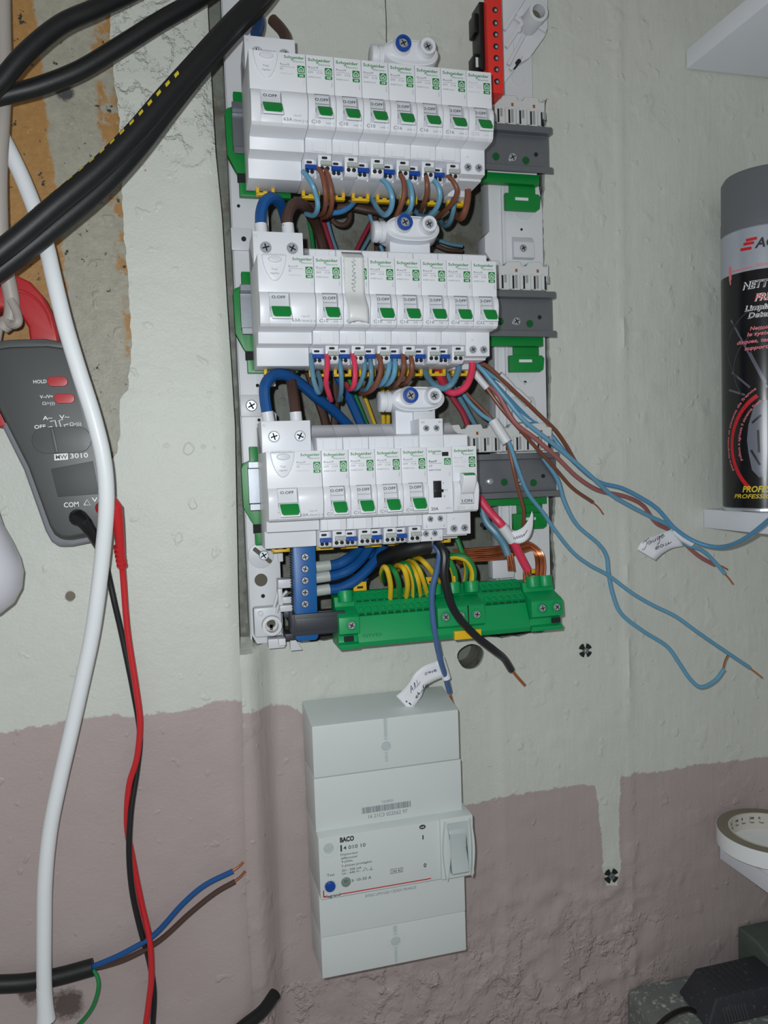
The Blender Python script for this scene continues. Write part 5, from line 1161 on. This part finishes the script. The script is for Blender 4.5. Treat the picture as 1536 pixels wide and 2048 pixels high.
plug(1223, 1752, WALL - 1, 'black four-leaf wall plug at the tip of the cream paint drip', 6.5)
p = U(141, 1192, LWALL); t = thing('wall_plug', 'small grey plug hole in the left pier', 'wall plug', (p.x, LWALL, p.z), 'plastic wall plugs')
put('socket', MB().ring((0, -1, 0), (0, 1, 0), 3.2, 1.8, 3, 14).cyl((0, -.6, 0), (0, 1, 0), 1.9, 1, 12).mesh('socket', mat('plug_brown_grey', (120, 112, 100), .8)), t)
# ------------------------------------------------------------------ shelves, spray can, tape
def shelf(label, xl, ztop, zbot, depth):
    o0 = (xl, WALL, zbot); b = MB().box(xl, 640, WALL - depth, WALL - 1.2, zbot, ztop)
    t = thing('wall_shelf', label, 'shelf', o0, 'white wall shelves'); put('board', b.mesh('board', SHELF, 0.5, o=o0), t)
    return t
shelf('white wall shelf seen from below in the top right corner', U(1371, 100, WALL).x, U(1371, 101, WALL).z, U(1371, 139, WALL).z, 240)
ms = U(1406, 1018, WALL); shelf('white wall shelf carrying the spray can', ms.x, ms.z, U(1406, 1055, WALL).z, 190)
ls = U(1438, 1684, WALL); shelf('white wall shelf carrying the tape roll', ls.x, ls.z, U(1438, 1716, WALL).z, 220)
# aerosol can standing on the middle shelf
CY = 46.0; R_ = 33.0
xl = U(1452, 800, CY + 6).x; CX = xl + R_; Z0 = ms.z
t = thing('spray_can', 'black and silver brake cleaner spray can with a grey cap on the shelf', 'spray can', (CX, CY, Z0))
zc = U(1452, 470, CY + 6).z - Z0; zw = U(1452, 555, CY + 6).z - Z0; zt_ = U(1452, 355, CY + 6).z - Z0
put('base_rim', MB().lathe((0, 0, 0), (0, 0, 1), [(R_ - 1.5, 0), (R_ + .4, .6), (R_ + .4, 2.6), (R_ - .6, 3.4)], 64).mesh('base_rim', STEEL), t)
CANB = mat('can_black', (18, 18, 22), 0.22, var=0.2, scale=20); CANS = mat('can_silver', (176, 182, 194), 0.3, metal=.3, var=.04)
put('can_body', MB().lathe((0, 0, 0), (0, 0, 1), [(R_ - .6, 3.2), (R_, 4), (R_, zw)], 64).mesh('can_body', CANB), t)
put('label_band', MB().lathe((0, 0, 0), (0, 0, 1), [(R_, zw), (R_, zc - 1), (R_ - .8, zc)], 64).mesh('label_band', CANS), t)
put('cap', MB().lathe((0, 0, 0), (0, 0, 1), [(R_ - .8, zc), (R_ - .6, zc + .5), (R_ - .2, zc + 1), (R_ - .2, zc + 10), (R_ - .5, zc + 11), (R_ - .6, zt_ - 4), (R_ - 3, zt_), (R_ - 10, zt_ + 2)], 64).mesh('cap', CANCAP), t)
def can_pt(px, py, rr=R_):   # where the sight line meets the can's surface
    d = MC.transposed() @ Vector(((px - 768) / FPX, (py - 1024) / FPX, 1)); o = Vector(CAM)
    ox, oy = o.x - CX, o.y - CY; a = d.x ** 2 + d.y ** 2; b_ = 2 * (ox * d.x + oy * d.y); c_ = ox * ox + oy * oy - rr * rr
    D = b_ * b_ - 4 * a * c_
    if D < 0: return None
    return o + d * ((-b_ - math.sqrt(D)) / (2 * a))
def wrap_text(s, ang0, z, w_, h, mt, bold=0, shear=0, rr=R_ + .12, slope=0.0):
    """bend a text mesh round the can: ang0 = start angle, w_ = arc length in mm"""
    me, nat = text_mesh(s, bold, shear, mt); m2 = me.copy()
    for v in m2.vertices:
        u = v.co.x * w_; a = ang0 + u / rr
        v.co = (rr * math.sin(a) * S, -rr * math.cos(a) * S, (z + v.co.z * h / .73 + slope * u) * S)
    return put('lettering', m2, t)
def ang(px, py):
    p = can_pt(px, py); return (math.atan2(p.x - CX, -(p.y - CY)), p.z - Z0) if p else (None, None)
def arc_patch(name, pts, mt, rr=R_ + .1):
    b = MB(); b.add([(rr * math.sin(a), -rr * math.cos(a), z) for a, z in pts], [list(range(len(pts)))]); return put(name, b.mesh(name, mt), t)
def strip_patch(name, poly, wd, mt, rr=R_ + .1):
    b = MB(); vs = []
    for i, (a, z) in enumerate(poly):
        a0, z0 = poly[max(0, i - 1)]; a1, z1 = poly[min(len(poly) - 1, i + 1)]
        d = Vector(((a1 - a0) * rr, z1 - z0)).normalized(); nn_ = Vector((-d.y, d.x)) * wd / 2
        for sg in (1, -1): aa = a + sg * nn_.x / rr; vs.append((rr * math.sin(aa), -rr * math.cos(aa), z + sg * nn_.y))
    b.add(vs, [(2 * i, 2 * i + 1, 2 * i + 3, 2 * i + 2) for i in range(len(poly) - 1)]); return put(name, b.mesh(name, mt), t)
for i, (x0, y0, x1, y1) in enumerate(((1492, 481, 1514, 476), (1487, 489, 1508, 485), (1481, 500, 1503, 496))):
    a0, z0_ = ang(x0, y0); a1, z1_ = ang(x1, y1); strip_patch('logo_bar', [(a0 + (a1 - a0) * j / 4, z0_ + (z1_ - z0_) * j / 4) for j in range(5)], 2.3, REDP)
def wt(s, px, py, w_, h, mt, bold=0.0, shear=0.25, rr=R_ + .12):
    a0, z0_ = ang(px, py); return wrap_text(s, a0, z0_, w_, h, mt, bold, shear, rr)
wt('AC', 1509, 496, 16, 7.5, INK, .03)
a0, z0_ = ang(1458, 546); a1, z1_ = ang(1505, 535); strip_patch('band_line', [(a0 + (a1 - a0) * j / 6, z0_) for j in range(7)], 1.0, PINKP)
for dx, hh in ((-.02, 7), (0, 10), (.02, 6)): strip_patch('band_splash', [(a0 + .04 + dx, z0_ + hh / 2), (a0 + .05 + dx, z0_ - hh)], 1.6, PINKP)
wt('PERFORMANCE', 1511, 534, 26, 2.6, PINKP, .01, .3)
for s, px, py, w_, h, mt, ol in (('NETTOYANT', 1485, 580, 46, 5.6, INK, 1), ('FREINS', 1509, 602, 24, 5.4, REDP, 1), ('Limpiador', 1489, 623, 30, 4.2, INK, 1), ('Detergente', 1495, 637, 32, 4.2, INK, 1), ('Nettoie tout', 1500, 661, 24, 3.0, PINKP, 0), ('le système', 1494, 673, 24, 3.0, PINKP, 0), ('disques, tambours', 1474, 690, 40, 3.0, PINKP, 0), ('support, frein', 1489, 701, 30, 3.0, PINKP, 0)):
    if ol: wt(s, px, py, w_, h, WPRINT, .055, .25, R_ + .1); wt(s, px, py, w_, h, mt, .0, .25, R_ + .2)
    else: wt(s, px, py, w_, h, mt, .03, .2)
wt('PROFESSIONNEL', 1485, 984, 46, 5.0, YPRINT, .03); wt('PROFESSIONAL', 1469, 996, 42, 3.4, YPRINT, .02)
# printed brake disc: red arc, grey spokes and caliper
def arcpx(cx, cy, rx, ry, a0, a1, n=16):
    out = []
    for j in range(n + 1):
        q = math.radians(a0 + (a1 - a0) * j / n); a, z = ang(cx + rx * math.cos(q), cy - ry * math.sin(q))
        if a is not None: out.append((a, z))
    return out
strip_patch('printed_arc', arcpx(1560, 890, 96, 112, 232, 118), 3.2, REDP)
GRP = mat('printed_grey', (92, 94, 108), .3)
for cx, cy, rx, ry in ((1556, 700, 100, 96), (1556, 740, 88, 88)): strip_patch('printed_rim', arcpx(cx, cy, rx, ry, 215, 110), 1.2, mat('printed_dark_grey', (52, 54, 62), .3))
for x0, y0, x1, y1 in ((1462, 640, 1534, 775), (1464, 745, 1500, 775), (1500, 705, 1532, 765), (1458, 780, 1490, 790)):
    q = [ang(x0 + (x1 - x0) * j / 6, y0 + (y1 - y0) * j / 6) for j in range(7)]; strip_patch('printed_spoke', q, 1.6, GRP, R_ + .08)
CAL = [(800, 1518, 1535), (815, 1507, 1535), (850, 1497, 1535), (880, 1494, 1535), (905, 1497, 1535), (940, 1504, 1533), (955, 1518, 1530)]
b = MB(); vs = []; nc = 7
for py, xa, xb in CAL:
    for j in range(nc):
        a, z = ang(xa + (xb - xa) * j / (nc - 1), py); vs.append(((R_ + .1) * math.sin(a), -(R_ + .1) * math.cos(a), z))
b.add(vs, [(i * nc + j, i * nc + j + 1, (i + 1) * nc + j + 1, (i + 1) * nc + j) for i in range(len(CAL) - 1) for j in range(nc - 1)])
put('printed_caliper', b.mesh('printed_caliper', mat('printed_silver', (112, 116, 128), .3)), t)
for x0, y0, x1, y1 in ((1504, 846, 1522, 830), (1502, 900, 1520, 930), (1516, 860, 1518, 905)):
    strip_patch('printed_shadow', [ang(x0 + (x1 - x0) * j / 4, y0 + (y1 - y0) * j / 4) for j in range(5)], 1.8, mat('printed_near_black', (40, 41, 46), .3), R_ + .15)
for s, k_, py0 in (('para limpieza el sistema de frenos', 0, 0), ('pulisce e sgrassa il sistema freni', 1, 0)):
    rx, ry = (104, 124) if k_ == 0 else (82, 96)
    pts = arcpx(1562, 888, rx, ry, 205 if k_ == 0 else 200, 118, 20); L_ = [0]
    for (a, z), (a2, z2) in zip(pts, pts[1:]): L_.append(L_[-1] + math.hypot((a2 - a) * R_, z2 - z))
    me, nat = text_mesh(s, .02, 0, PINKP); m2 = me.copy()
    for v in m2.vertices:
        u = v.co.x * L_[-1] * (1.0)
        i = 0
        while i < len(L_) - 2 and L_[i + 1] < u: i += 1
        f = (u - L_[i]) / max(1e-6, L_[i + 1] - L_[i]); a = pts[i][0] + (pts[i + 1][0] - pts[i][0]) * f; z = pts[i][1] + (pts[i + 1][1] - pts[i][1]) * f
        d = Vector(((pts[i + 1][0] - pts[i][0]) * R_, pts[i + 1][1] - pts[i][1])).normalized(); hh = v.co.z * 3.2
        a += -d.y * hh / R_; z += d.x * hh
        v.co = ((R_ + .12) * math.sin(a) * S, -(R_ + .12) * math.cos(a) * S, z * S)
    put('lettering', m2, t)
# adhesive tape roll lying on the lower shelf
RT = 42.0; ty = 40.0; pl_ = U(1455, 1690, ty); TX = pl_.x + RT; TZ = U(1450, 1709, ty).z
t = thing('carton', 'flat white carton under the tape roll on the lower shelf', 'carton', (TX + 12, ty, ls.z))
put('sleeve', MB().box(-24, 40, -34, 40, 0, TZ - ls.z).mesh('sleeve', TAPEW, .4), t)
t = thing('tape_roll', 'white adhesive tape roll lying on the lower shelf', 'tape roll', (TX, ty, TZ))
put('tape_winding', MB().lathe((0, 0, 0), (0, 0, 1), [(32.5, 0), (RT, .2), (RT, 13.8), (32.5, 14)], 72, 0, False, False).mesh('tape_winding', TAPEW), t)
put('winding_edge', MB().lathe((0, 0, 14.05), (0, 0, 1), [(32.5, 0), (RT - .3, 0)], 72, 0, False, False).mesh('winding_edge', TAPEE), t)
put('core', MB().lathe((0, 0, 0), (0, 0, 1), [(32.5, 0), (32.5, 14.4), (31.0, 14.4), (31.0, 0), (32.5, 0)], 72, 0, False, False).mesh('core', CARD), t)
for i, a_ in enumerate((-0.62, -0.36, -0.1, .16, .42)):
    for s_, hh, zz in ((('3M', 2.4, 9) if i % 2 else ('R', 2.4, 9)), (('Tape', 1.6, 5.6))):
        me, nat = text_mesh(s_, .02, 0, INK); m2 = me.copy(); ww = nat * hh / .73
        for v in m2.vertices:
            a = a_ + v.co.x * ww / 30.8; v.co = (30.85 * math.sin(a) * S, 30.85 * math.cos(a) * S, (zz + v.co.z * hh / .73) * S)
        put('lettering', m2, t)
# ------------------------------------------------------------------ bench machine (bottom right)
zb_ = -726.0; o0 = (340, 0, -860)
t = thing('bench_machine', 'dusty grey bench machine with a black ribbed motor cover in the bottom right corner', 'machine', o0)
pr = [(266, -860), (266, zb_ - 6), (270, zb_ - 1), (278, zb_), (560, zb_), (560, -860)]
put('casting', MB().pry(pr, -120, 82).mesh('casting', CASTING, 5.0, 4, o=o0), t)
put('raised_housing', MB().prx([(84, zb_ - 2), (84, zb_ + 34), (60, zb_ + 34), (30, zb_ + 26), (-20, zb_ + 12), (-60, zb_ - 2)], 381, 560).mesh('raised_housing', mat('dark_green_grey_casting', (84, 94, 88), .6, var=.15, scale=120, bump=.2), 4, 3, o=o0), t)
pbk = U(1390, 1936, 62); pfr = U(1426, 1966, 28); zt2 = pbk.z
cv = MB(); cv.add([(pbk.x, 62, zt2), (384, 62, zt2), (384, 24, zt2), (pfr.x, 24, zt2), (U(1366, 1982, 55).x, 62, zb_ + 2), (386, 62, zb_), (386, 18, zb_), (U(1404, 2030, 24).x, 18, zb_)],
       [(0, 1, 2, 3), (4, 7, 6, 5), (0, 4, 5, 1), (1, 5, 6, 2), (2, 6, 7, 3), (3, 7, 4, 0)])
mc_ = put('motor_cover', cv.mesh('motor_cover', DUSTBLK, 1.8, 3, o=o0), t)
for i in range(8): put('vent_rib', MB().prx([(17.5, zb_ + 3), (23.2, zt2 - 5), (24.5, zt2 - 5), (20, zb_ + 3)], 0, 1.5).mesh('vent_rib', DUST, .2, 1, o=(0, 0, o0[2])), mc_, (U(1446, 2000, 21).x + i * 2.9 - o0[0], -o0[1] - .3, 0))
for i in range(7): put('top_ridge', MB().box(0, 2.2, 26, 60, zt2 - .2, zt2 + .7).mesh('top_ridge', DUSTBLK, .3, 1, o=(0, 0, o0[2])), mc_, (pfr.x + 12 + i * 6 - o0[0], 0, 0))
put('power_lead', MB().tube(spline([U(1388, 2022, 20), U(1372, 2018, 15), U(1345, 2028, 8), U(1318, 2050, 0), U(1300, 2080, -10)], 5), 2.0, 8).mesh('power_lead', BLACK, o=o0), t)
p = U(1333, 2004, 30); t = thing('wood_chip', 'small splinter of wood lying on the dusty machine', 'wood chip', (p.x, 30, zb_))
ch = put('splinter', MB().prx([(-5, 0), (6, .3), (5, 2.2), (-4, 2.8)], -1.8, 1.8).mesh('splinter', WOODC, .4), t); ch.rotation_euler = (0, 0, .2)
# ------------------------------------------------------------------ clamp meter hanging at the left
MY = 34.0
def mp(px, py, y=MY): p = U(px, py, y); return (p.x, p.z)
q0 = U(60, 700, MY); o0 = (q0.x, 58, q0.z)
t = thing('clamp_meter', 'dark grey clamp meter with red jaws and buttons hanging at the left', 'multimeter', o0)
def mq(name, b, mt, bev=1.0, par=None, lab=None, seg=3):
    o = put(name, b.mesh(name, mt, bev, seg, o=o0), par or t)
    if lab: o['label'] = lab
    return o
out = [mp(*p) for p in ((-62, 730), (-58, 700), (-40, 684), (20, 678), (90, 676), (140, 684), (152, 712), (172, 790), (196, 880), (222, 985), (230, 1040), (224, 1066), (200, 1084), (140, 1096), (112, 1097), (96, 1086), (84, 1064), (40, 940), (-30, 800))]
mq('back_shell', MB().pry(out, 44, 60, 0, 1.0), METERL, 3.0)
inn = [mp(*p) for p in ((-52, 730), (-50, 705), (-32, 690), (24, 684), (88, 681), (136, 688), (148, 716), (167, 790), (192, 882), (216, 985), (224, 1036), (218, 1058), (196, 1074), (142, 1084), (122, 1084), (108, 1074), (98, 1056), (54, 935), (-14, 800))]
fc = mq('front_cover', MB().pry(inn, MY, 46, 0, 0.97), METER, 2.6)
jo = [mp(*p, 42) for p in ((122, 700), (117, 668), (106, 630), (88, 594), (62, 565), (32, 551), (-2, 548), (-36, 560), (-62, 590), (-74, 640), (-70, 700), (-28, 700), (-30, 655), (-22, 632), (4, 618), (28, 622), (46, 636), (58, 656), (62, 690))]
mq('clamp_jaw', MB().pry(jo, 38, 56), METERR, 3.0, None, 'red jaws')
mq('jaw_ridge', MB().tube(spline([U(104, 660, 39), U(94, 628, 38.5), U(74, 600, 38), U(48, 584, 38), U(20, 580, 38)], 4), 1.0, 6), METERR, 0)
mq('collar_band', MB().pry([mp(*p) for p in ((-46, 690), (20, 680), (90, 678), (138, 686), (144, 700), (96, 694), (20, 696), (-44, 706))], MY - 1.6, 44), METER, 1.0)
mq('trigger', MB().pry([mp(*p, 48) for p in ((-40, 760), (-6, 752), (8, 790), (24, 838), (20, 852), (4, 856), (-20, 850), (-60, 800))], 44, 56), METERR, 2.0, None, 'red trigger')
for px, py in ((115, 763), (129, 797)):
    p = U(px, py, MY - 1); mq('push_button', MB().pry([(p.x + x * 1.0, p.z + z) for x, z in pill(6.2, 3.2)], MY - 1.8, MY + 2), METERR, .5, None, 'red button')
p = U(124, 880, MY); d_ = mq('range_selector', MB().pry([(p.x + x, p.z + z) for x, z in pill(18, 8.6)], MY - .8, MY + 2), METER, .5)
mq('selector_grip', MB().pry([(p.x - 6.5, p.z + 8), (p.x - 4.6, p.z + 8), (p.x - 2.4, p.z - 8), (p.x - 4.3, p.z - 8)], MY - 2.2, MY), METER, .4, d_)
sc_ = mq('display', MB().pry([mp(*p) for p in ((102, 938), (186, 922), (198, 988), (116, 994))], MY - .25, MY + 1), SCREEN, .3)
MT = MY - .2; tl = math.radians(2)
def mt_(s, px, py, w_, h, bold=0.0, mt=WPRINT, **kw):
    p = U(px, py, MT); return text(s, t, p.x - o0[0], MT - o0[1], p.z - o0[2], w_ * .86, h * .86, mt, bold, rot=kw.get('rot', tl))
mt_('HOLD', 67, 767, 9.2, 2.7, .01); mt_('V~/V=', 80, 797, 9, 2.5, .01); mt_('Ω/•)))', 85, 810, 8.5, 2.3); mt_('A~', 86, 840, 6.6, 3.0, .01); mt_('V~', 119, 838, 7, 3.0, .01); mt_('OFF', 69, 858, 7.8, 3.0, .01); mt_('Ω•)))', 140, 852, 8, 2.7)
for pts in ([(95, 855), (104, 853), (106, 858)], [(100, 843), (110, 841), (114, 858)], [(126, 839), (118, 841), (123, 857)], [(137, 848), (128, 850), (131, 856)]):
    mq('selector_mark', MB().tube([U(*p, MT) for p in pts], .35, 4), WPRINT, 0)
mt_('3010', 141, 917, 12.5, 3.8, .01); pp = U(109, 921, MT)
bxm = put('maker_badge', MB().pry([(0, 0), (8.2, .4), (8.2, 4.4), (0, 4.0)], 0, .2).mesh('maker_badge', WPRINT), t, rel((pp.x, MT, pp.z), o0)); text('MW', bxm, .8, -.06, .9, 7.0, 2.8, METER, .02)
mt_('COM', 128, 1015, 10.5, 3.8, .01); mt_('V-', 184, 1004, 6, 3.4, .01)
mq('warning_mark', MB().tube([U(168, 1010, MT), U(174, 999, MT), U(181, 1010, MT), U(168, 1010, MT)], .35, 4), WPRINT, 0)
# test leads
tl1 = wire('test_lead', 'black test lead plugged into the clamp meter and hanging down', 'test lead', BLKW, 2.0, [(190, 1075), (208, 1115), (217, 1151), (230, 1210), (245, 1276), (268, 1390), (280, 1470), (274, 1540), (262, 1620), (258, 1700), (264, 1780), (280, 1855), (298, 1920), (308, 1985), (305, 2060)], (28, 44, 52, 54, 56, 56, 56, 54, 50, 47, 47, 50, 54, 55, 55), 'meter test leads')
o_ = Vector((tl1.location.x, tl1.location.y, tl1.location.z - ZO)) / S
put('plug', MB().tube([U(156, 1035, 33), U(160, 1036, 24), U(170, 1046, 18), U(182, 1064, 20), U(196, 1090, 30), U(207, 1113, 40)], lambda q: 5.6 - 3.2 * q, 14).mesh('plug', BLACK, o=o_), tl1)
tl2 = wire('test_lead', 'red test lead plugged into the clamp meter and hanging down', 'test lead', REDW, 2.1, [(243, 1120), (246, 1150), (255, 1262), (272, 1375), (280, 1445), (274, 1515), (258, 1572), (254, 1650), (266, 1722), (283, 1808), (299, 1880), (303, 1950), (298, 2000), (290, 2060)], (40, 46, 49, 50, 50, 50, 51, 53, 54, 53, 50, 49, 49, 49), 'meter test leads')
o_ = Vector((tl2.location.x, tl2.location.y, tl2.location.z - ZO)) / S
pg = MB().tube([U(205, 1018, 34), U(222, 1002, 24), U(232, 1015, 22), U(236, 1045, 26), U(240, 1085, 32), U(244, 1135, 42)], lambda q: 5.0 - 2.4 * q, 14)
pgo = put('plug', pg.mesh('plug', REDW, o=o_), tl2)
for i in range(5):
    a = U(237 + i * 1.6, 1092 + i * 9, 34 + i * 1.8); c2 = U(237.6 + i * 1.6, 1096 + i * 9, 34.6 + i * 1.8)
    put('strain_rib', MB().lathe(a, c2 - a, [(3.5, 0), (3.5, (c2 - a).length)], 12).mesh('strain_rib', REDW, o=o_), pgo)
# ------------------------------------------------------------------ cables at the left
wc = wire('white_cable', 'thick white sheathed cable hanging across the clamp meter', 'cable', WCAB, 4.9, [(-2, 262), (18, 300), (44, 355), (72, 425), (92, 490), (108, 560), (130, 650), (157, 740), (187, 835), (207, 920), (213, 1000), (207, 1090), (197, 1180), (184, 1270), (165, 1360), (143, 1460), (120, 1560), (100, 1660), (90, 1760), (88, 1860), (88, 1950), (91, 2030)], (40, 34, 22, 12, 8, 12, 24, 34, 40, 44, 46, 46), None, n=16)
o_ = Vector((wc.location.x, wc.location.y, wc.location.z - ZO)) / S
a, c2 = U(88, 1975, 46), U(92, 2040, 46)
put('flared_end', MB().lathe(a, c2 - a, [(4.95, 0), (5.3, (c2 - a).length * .6), (6.2, (c2 - a).length)], 18, 0, True, False).mesh('flared_end', WCAB, o=o_), wc)
for i, mt in enumerate((YGY, BROWN, DPINK)):
    put('core', MB().tube([U(84 + 8 * i, 2025, 45 + (i % 2) * 3), U(82 + 8 * i, 2075, 45)], 1.6, 8).mesh('core', mt, o=o_), wc)
wire('grey_cable', 'grey sheathed cable running down the left edge of the picture', 'cable', GCAB, 4.6, [(4, -40), (6, 60), (8, 150), (4, 240), (-1, 330), (0, 420), (4, 500), (16, 560), (24, 605), (20, 640), (5, 655)], (30, 28, 26, 26, 30, 34, 36), None, n=14)
wire('grey_cable', 'grey twisted cord hooked round the red meter jaw', 'cable', GCAB, 2.6, [(22, 600), (34, 626), (36, 645), (24, 650), (10, 640), (0, 650), (-8, 690)], (30, 26, 34, 40), None)
wire('black_cable', 'black cable bending over the top left corner', 'cable', BLKC, 5.4, [(-40, 200), (0, 165), (40, 118), (85, 76), (130, 44), (190, 18), (260, -14), (330, -50)], (8, 8, 14, 30), 'black cables crossing at the left', n=14)
wire('black_cable', 'black cable rising from the left edge to the top of the pier', 'cable', BLKC, 5.4, [(-40, 204), (20, 188), (80, 172), (160, 140), (240, 92), (320, 42), (390, 2), (450, -40)], (21, 22, 25, 34), 'black cables crossing at the left', n=14)
c1 = wire('black_cable', 'black cable marked with yellow dashes crossing to the panel top', 'cable', BLKC, 6.3, [(-50, 542), (30, 480), (110, 412), (200, 336), (270, 266), (330, 196), (400, 118), (460, 52), (520, -10), (560, -60)], (-4, -4, 0, 10, 26), 'black cables crossing at the left', n=16)
wire('black_cable', 'lower plain black cable of the diagonal bundle to the panel top', 'cable', BLKC, 6.3, [(-50, 575), (30, 516), (110, 452), (200, 376), (270, 300), (330, 222), (395, 140), (460, 66), (525, 0), (570, -60)], (6, 6, 10, 22, 44), 'black cables crossing at the left', n=16)
o_ = Vector((c1.location.x, c1.location.y, c1.location.z - ZO)) / S
P_ = spline(route([(-50, 542), (30, 480), (110, 412), (200, 336), (270, 266), (330, 196), (400, 118), (460, 52), (520, -10), (560, -60)], (-4, -4, 0, 10, 26)), 6)
Lp = [P_[0].lerp(P_[0], 0)]; cum = [0]
for a, c2 in zip(P_, P_[1:]): cum.append(cum[-1] + (c2 - a).length)
def at_len(L_):
    i = 0
    while i < len(cum) - 2 and cum[i + 1] < L_: i += 1
    d = (P_[i + 1] - P_[i]).normalized(); return P_[i] + d * (L_ - cum[i]), d
for i in range(15):
    ctr, d = at_len(52 + i * 8.4); th = 1.2 - 0.05 * i
    up_ = Vector((0, 0, 1)); sd = (up_ - d * up_.dot(d)).normalized(); fr = d.cross(sd); fr = fr if fr.y < 0 else -fr
    vs = []
    for L_ in (-1.9, 1.9):
        for k_ in (-.17, 0, .17):
            n_ = sd * math.sin(th + k_) + fr * math.cos(th + k_); vs.append(ctr + d * (L_ + k_ * 4) + n_ * 6.36)
    put('yellow_dash', MB().add(vs, [(0, 1, 4, 3), (1, 2, 5, 4)]).mesh('yellow_dash', YPRINT, o=o_), c1)
lc = wire('black_cable', 'black sheathed cable stub at the lower left with its cores fanned out', 'cable', BLKC, 5.8, [(-60, 1968), (0, 1968), (60, 1964), (120, 1952), (186, 1934)], (54, 54), None, n=16)
wire('wire', 'blue core reaching right from the lower left cable stub', 'wire', DBLUE, 1.9, [(180, 1935), (215, 1921), (255, 1902), (310, 1868), (365, 1808), (410, 1770), (466, 1742)], (53, 50, 52, 54), None, tip=[(476, 1734), (486, 1724)], tipr=.9)
wire('wire', 'brown core reaching right from the lower left cable stub', 'wire', DBROWN, 1.9, [(180, 1938), (215, 1930), (260, 1914), (320, 1880), (380, 1826), (430, 1786), (470, 1763)], (55, 52, 53, 54), None, tip=[(480, 1754), (490, 1742)], tipr=.9)
wire('wire', 'thin green core curling down from the lower left cable stub', 'wire', YGG, 1.4, [(184, 1938), (194, 1952), (197, 1975), (188, 2008), (170, 2036), (140, 2066)], (53, 48, 54), None)
wire('black_cable', 'black cable stub pointing up at the foot of the pier', 'cable', BLKC, 4.6, [(440, 2090), (490, 2050), (525, 2022), (550, 1988)], (60, 52), None, n=14)
# opal bulb peeping in at the left edge
p = U(-46, 1150, 24); t = thing('light_bulb', 'opal white light bulb at the left edge of the picture', 'light bulb', (p.x, 24, p.z))
put('globe', MB().lathe((0, 0, 0), (0, 0, 1), [(2, -27.5), (12, -25), (20, -19), (25, -10), (26.5, 0), (25, 9), (21, 20), (16.5, 30), (14, 40)], 36).mesh('globe', BULB), t)
put('cap', MB().lathe((0, 0, 40), (0, 0, 1), [(14, 0), (13.4, 4), (13.6, 24), (10, 27)], 28).mesh('cap', STEEL), t)
put('lamp_holder', MB().lathe((0, 0, 62), (0, 0, 1), [(14, 0), (14.6, 3), (13.5, 30), (8, 36)], 28).mesh('lamp_holder', WHITE2), t)
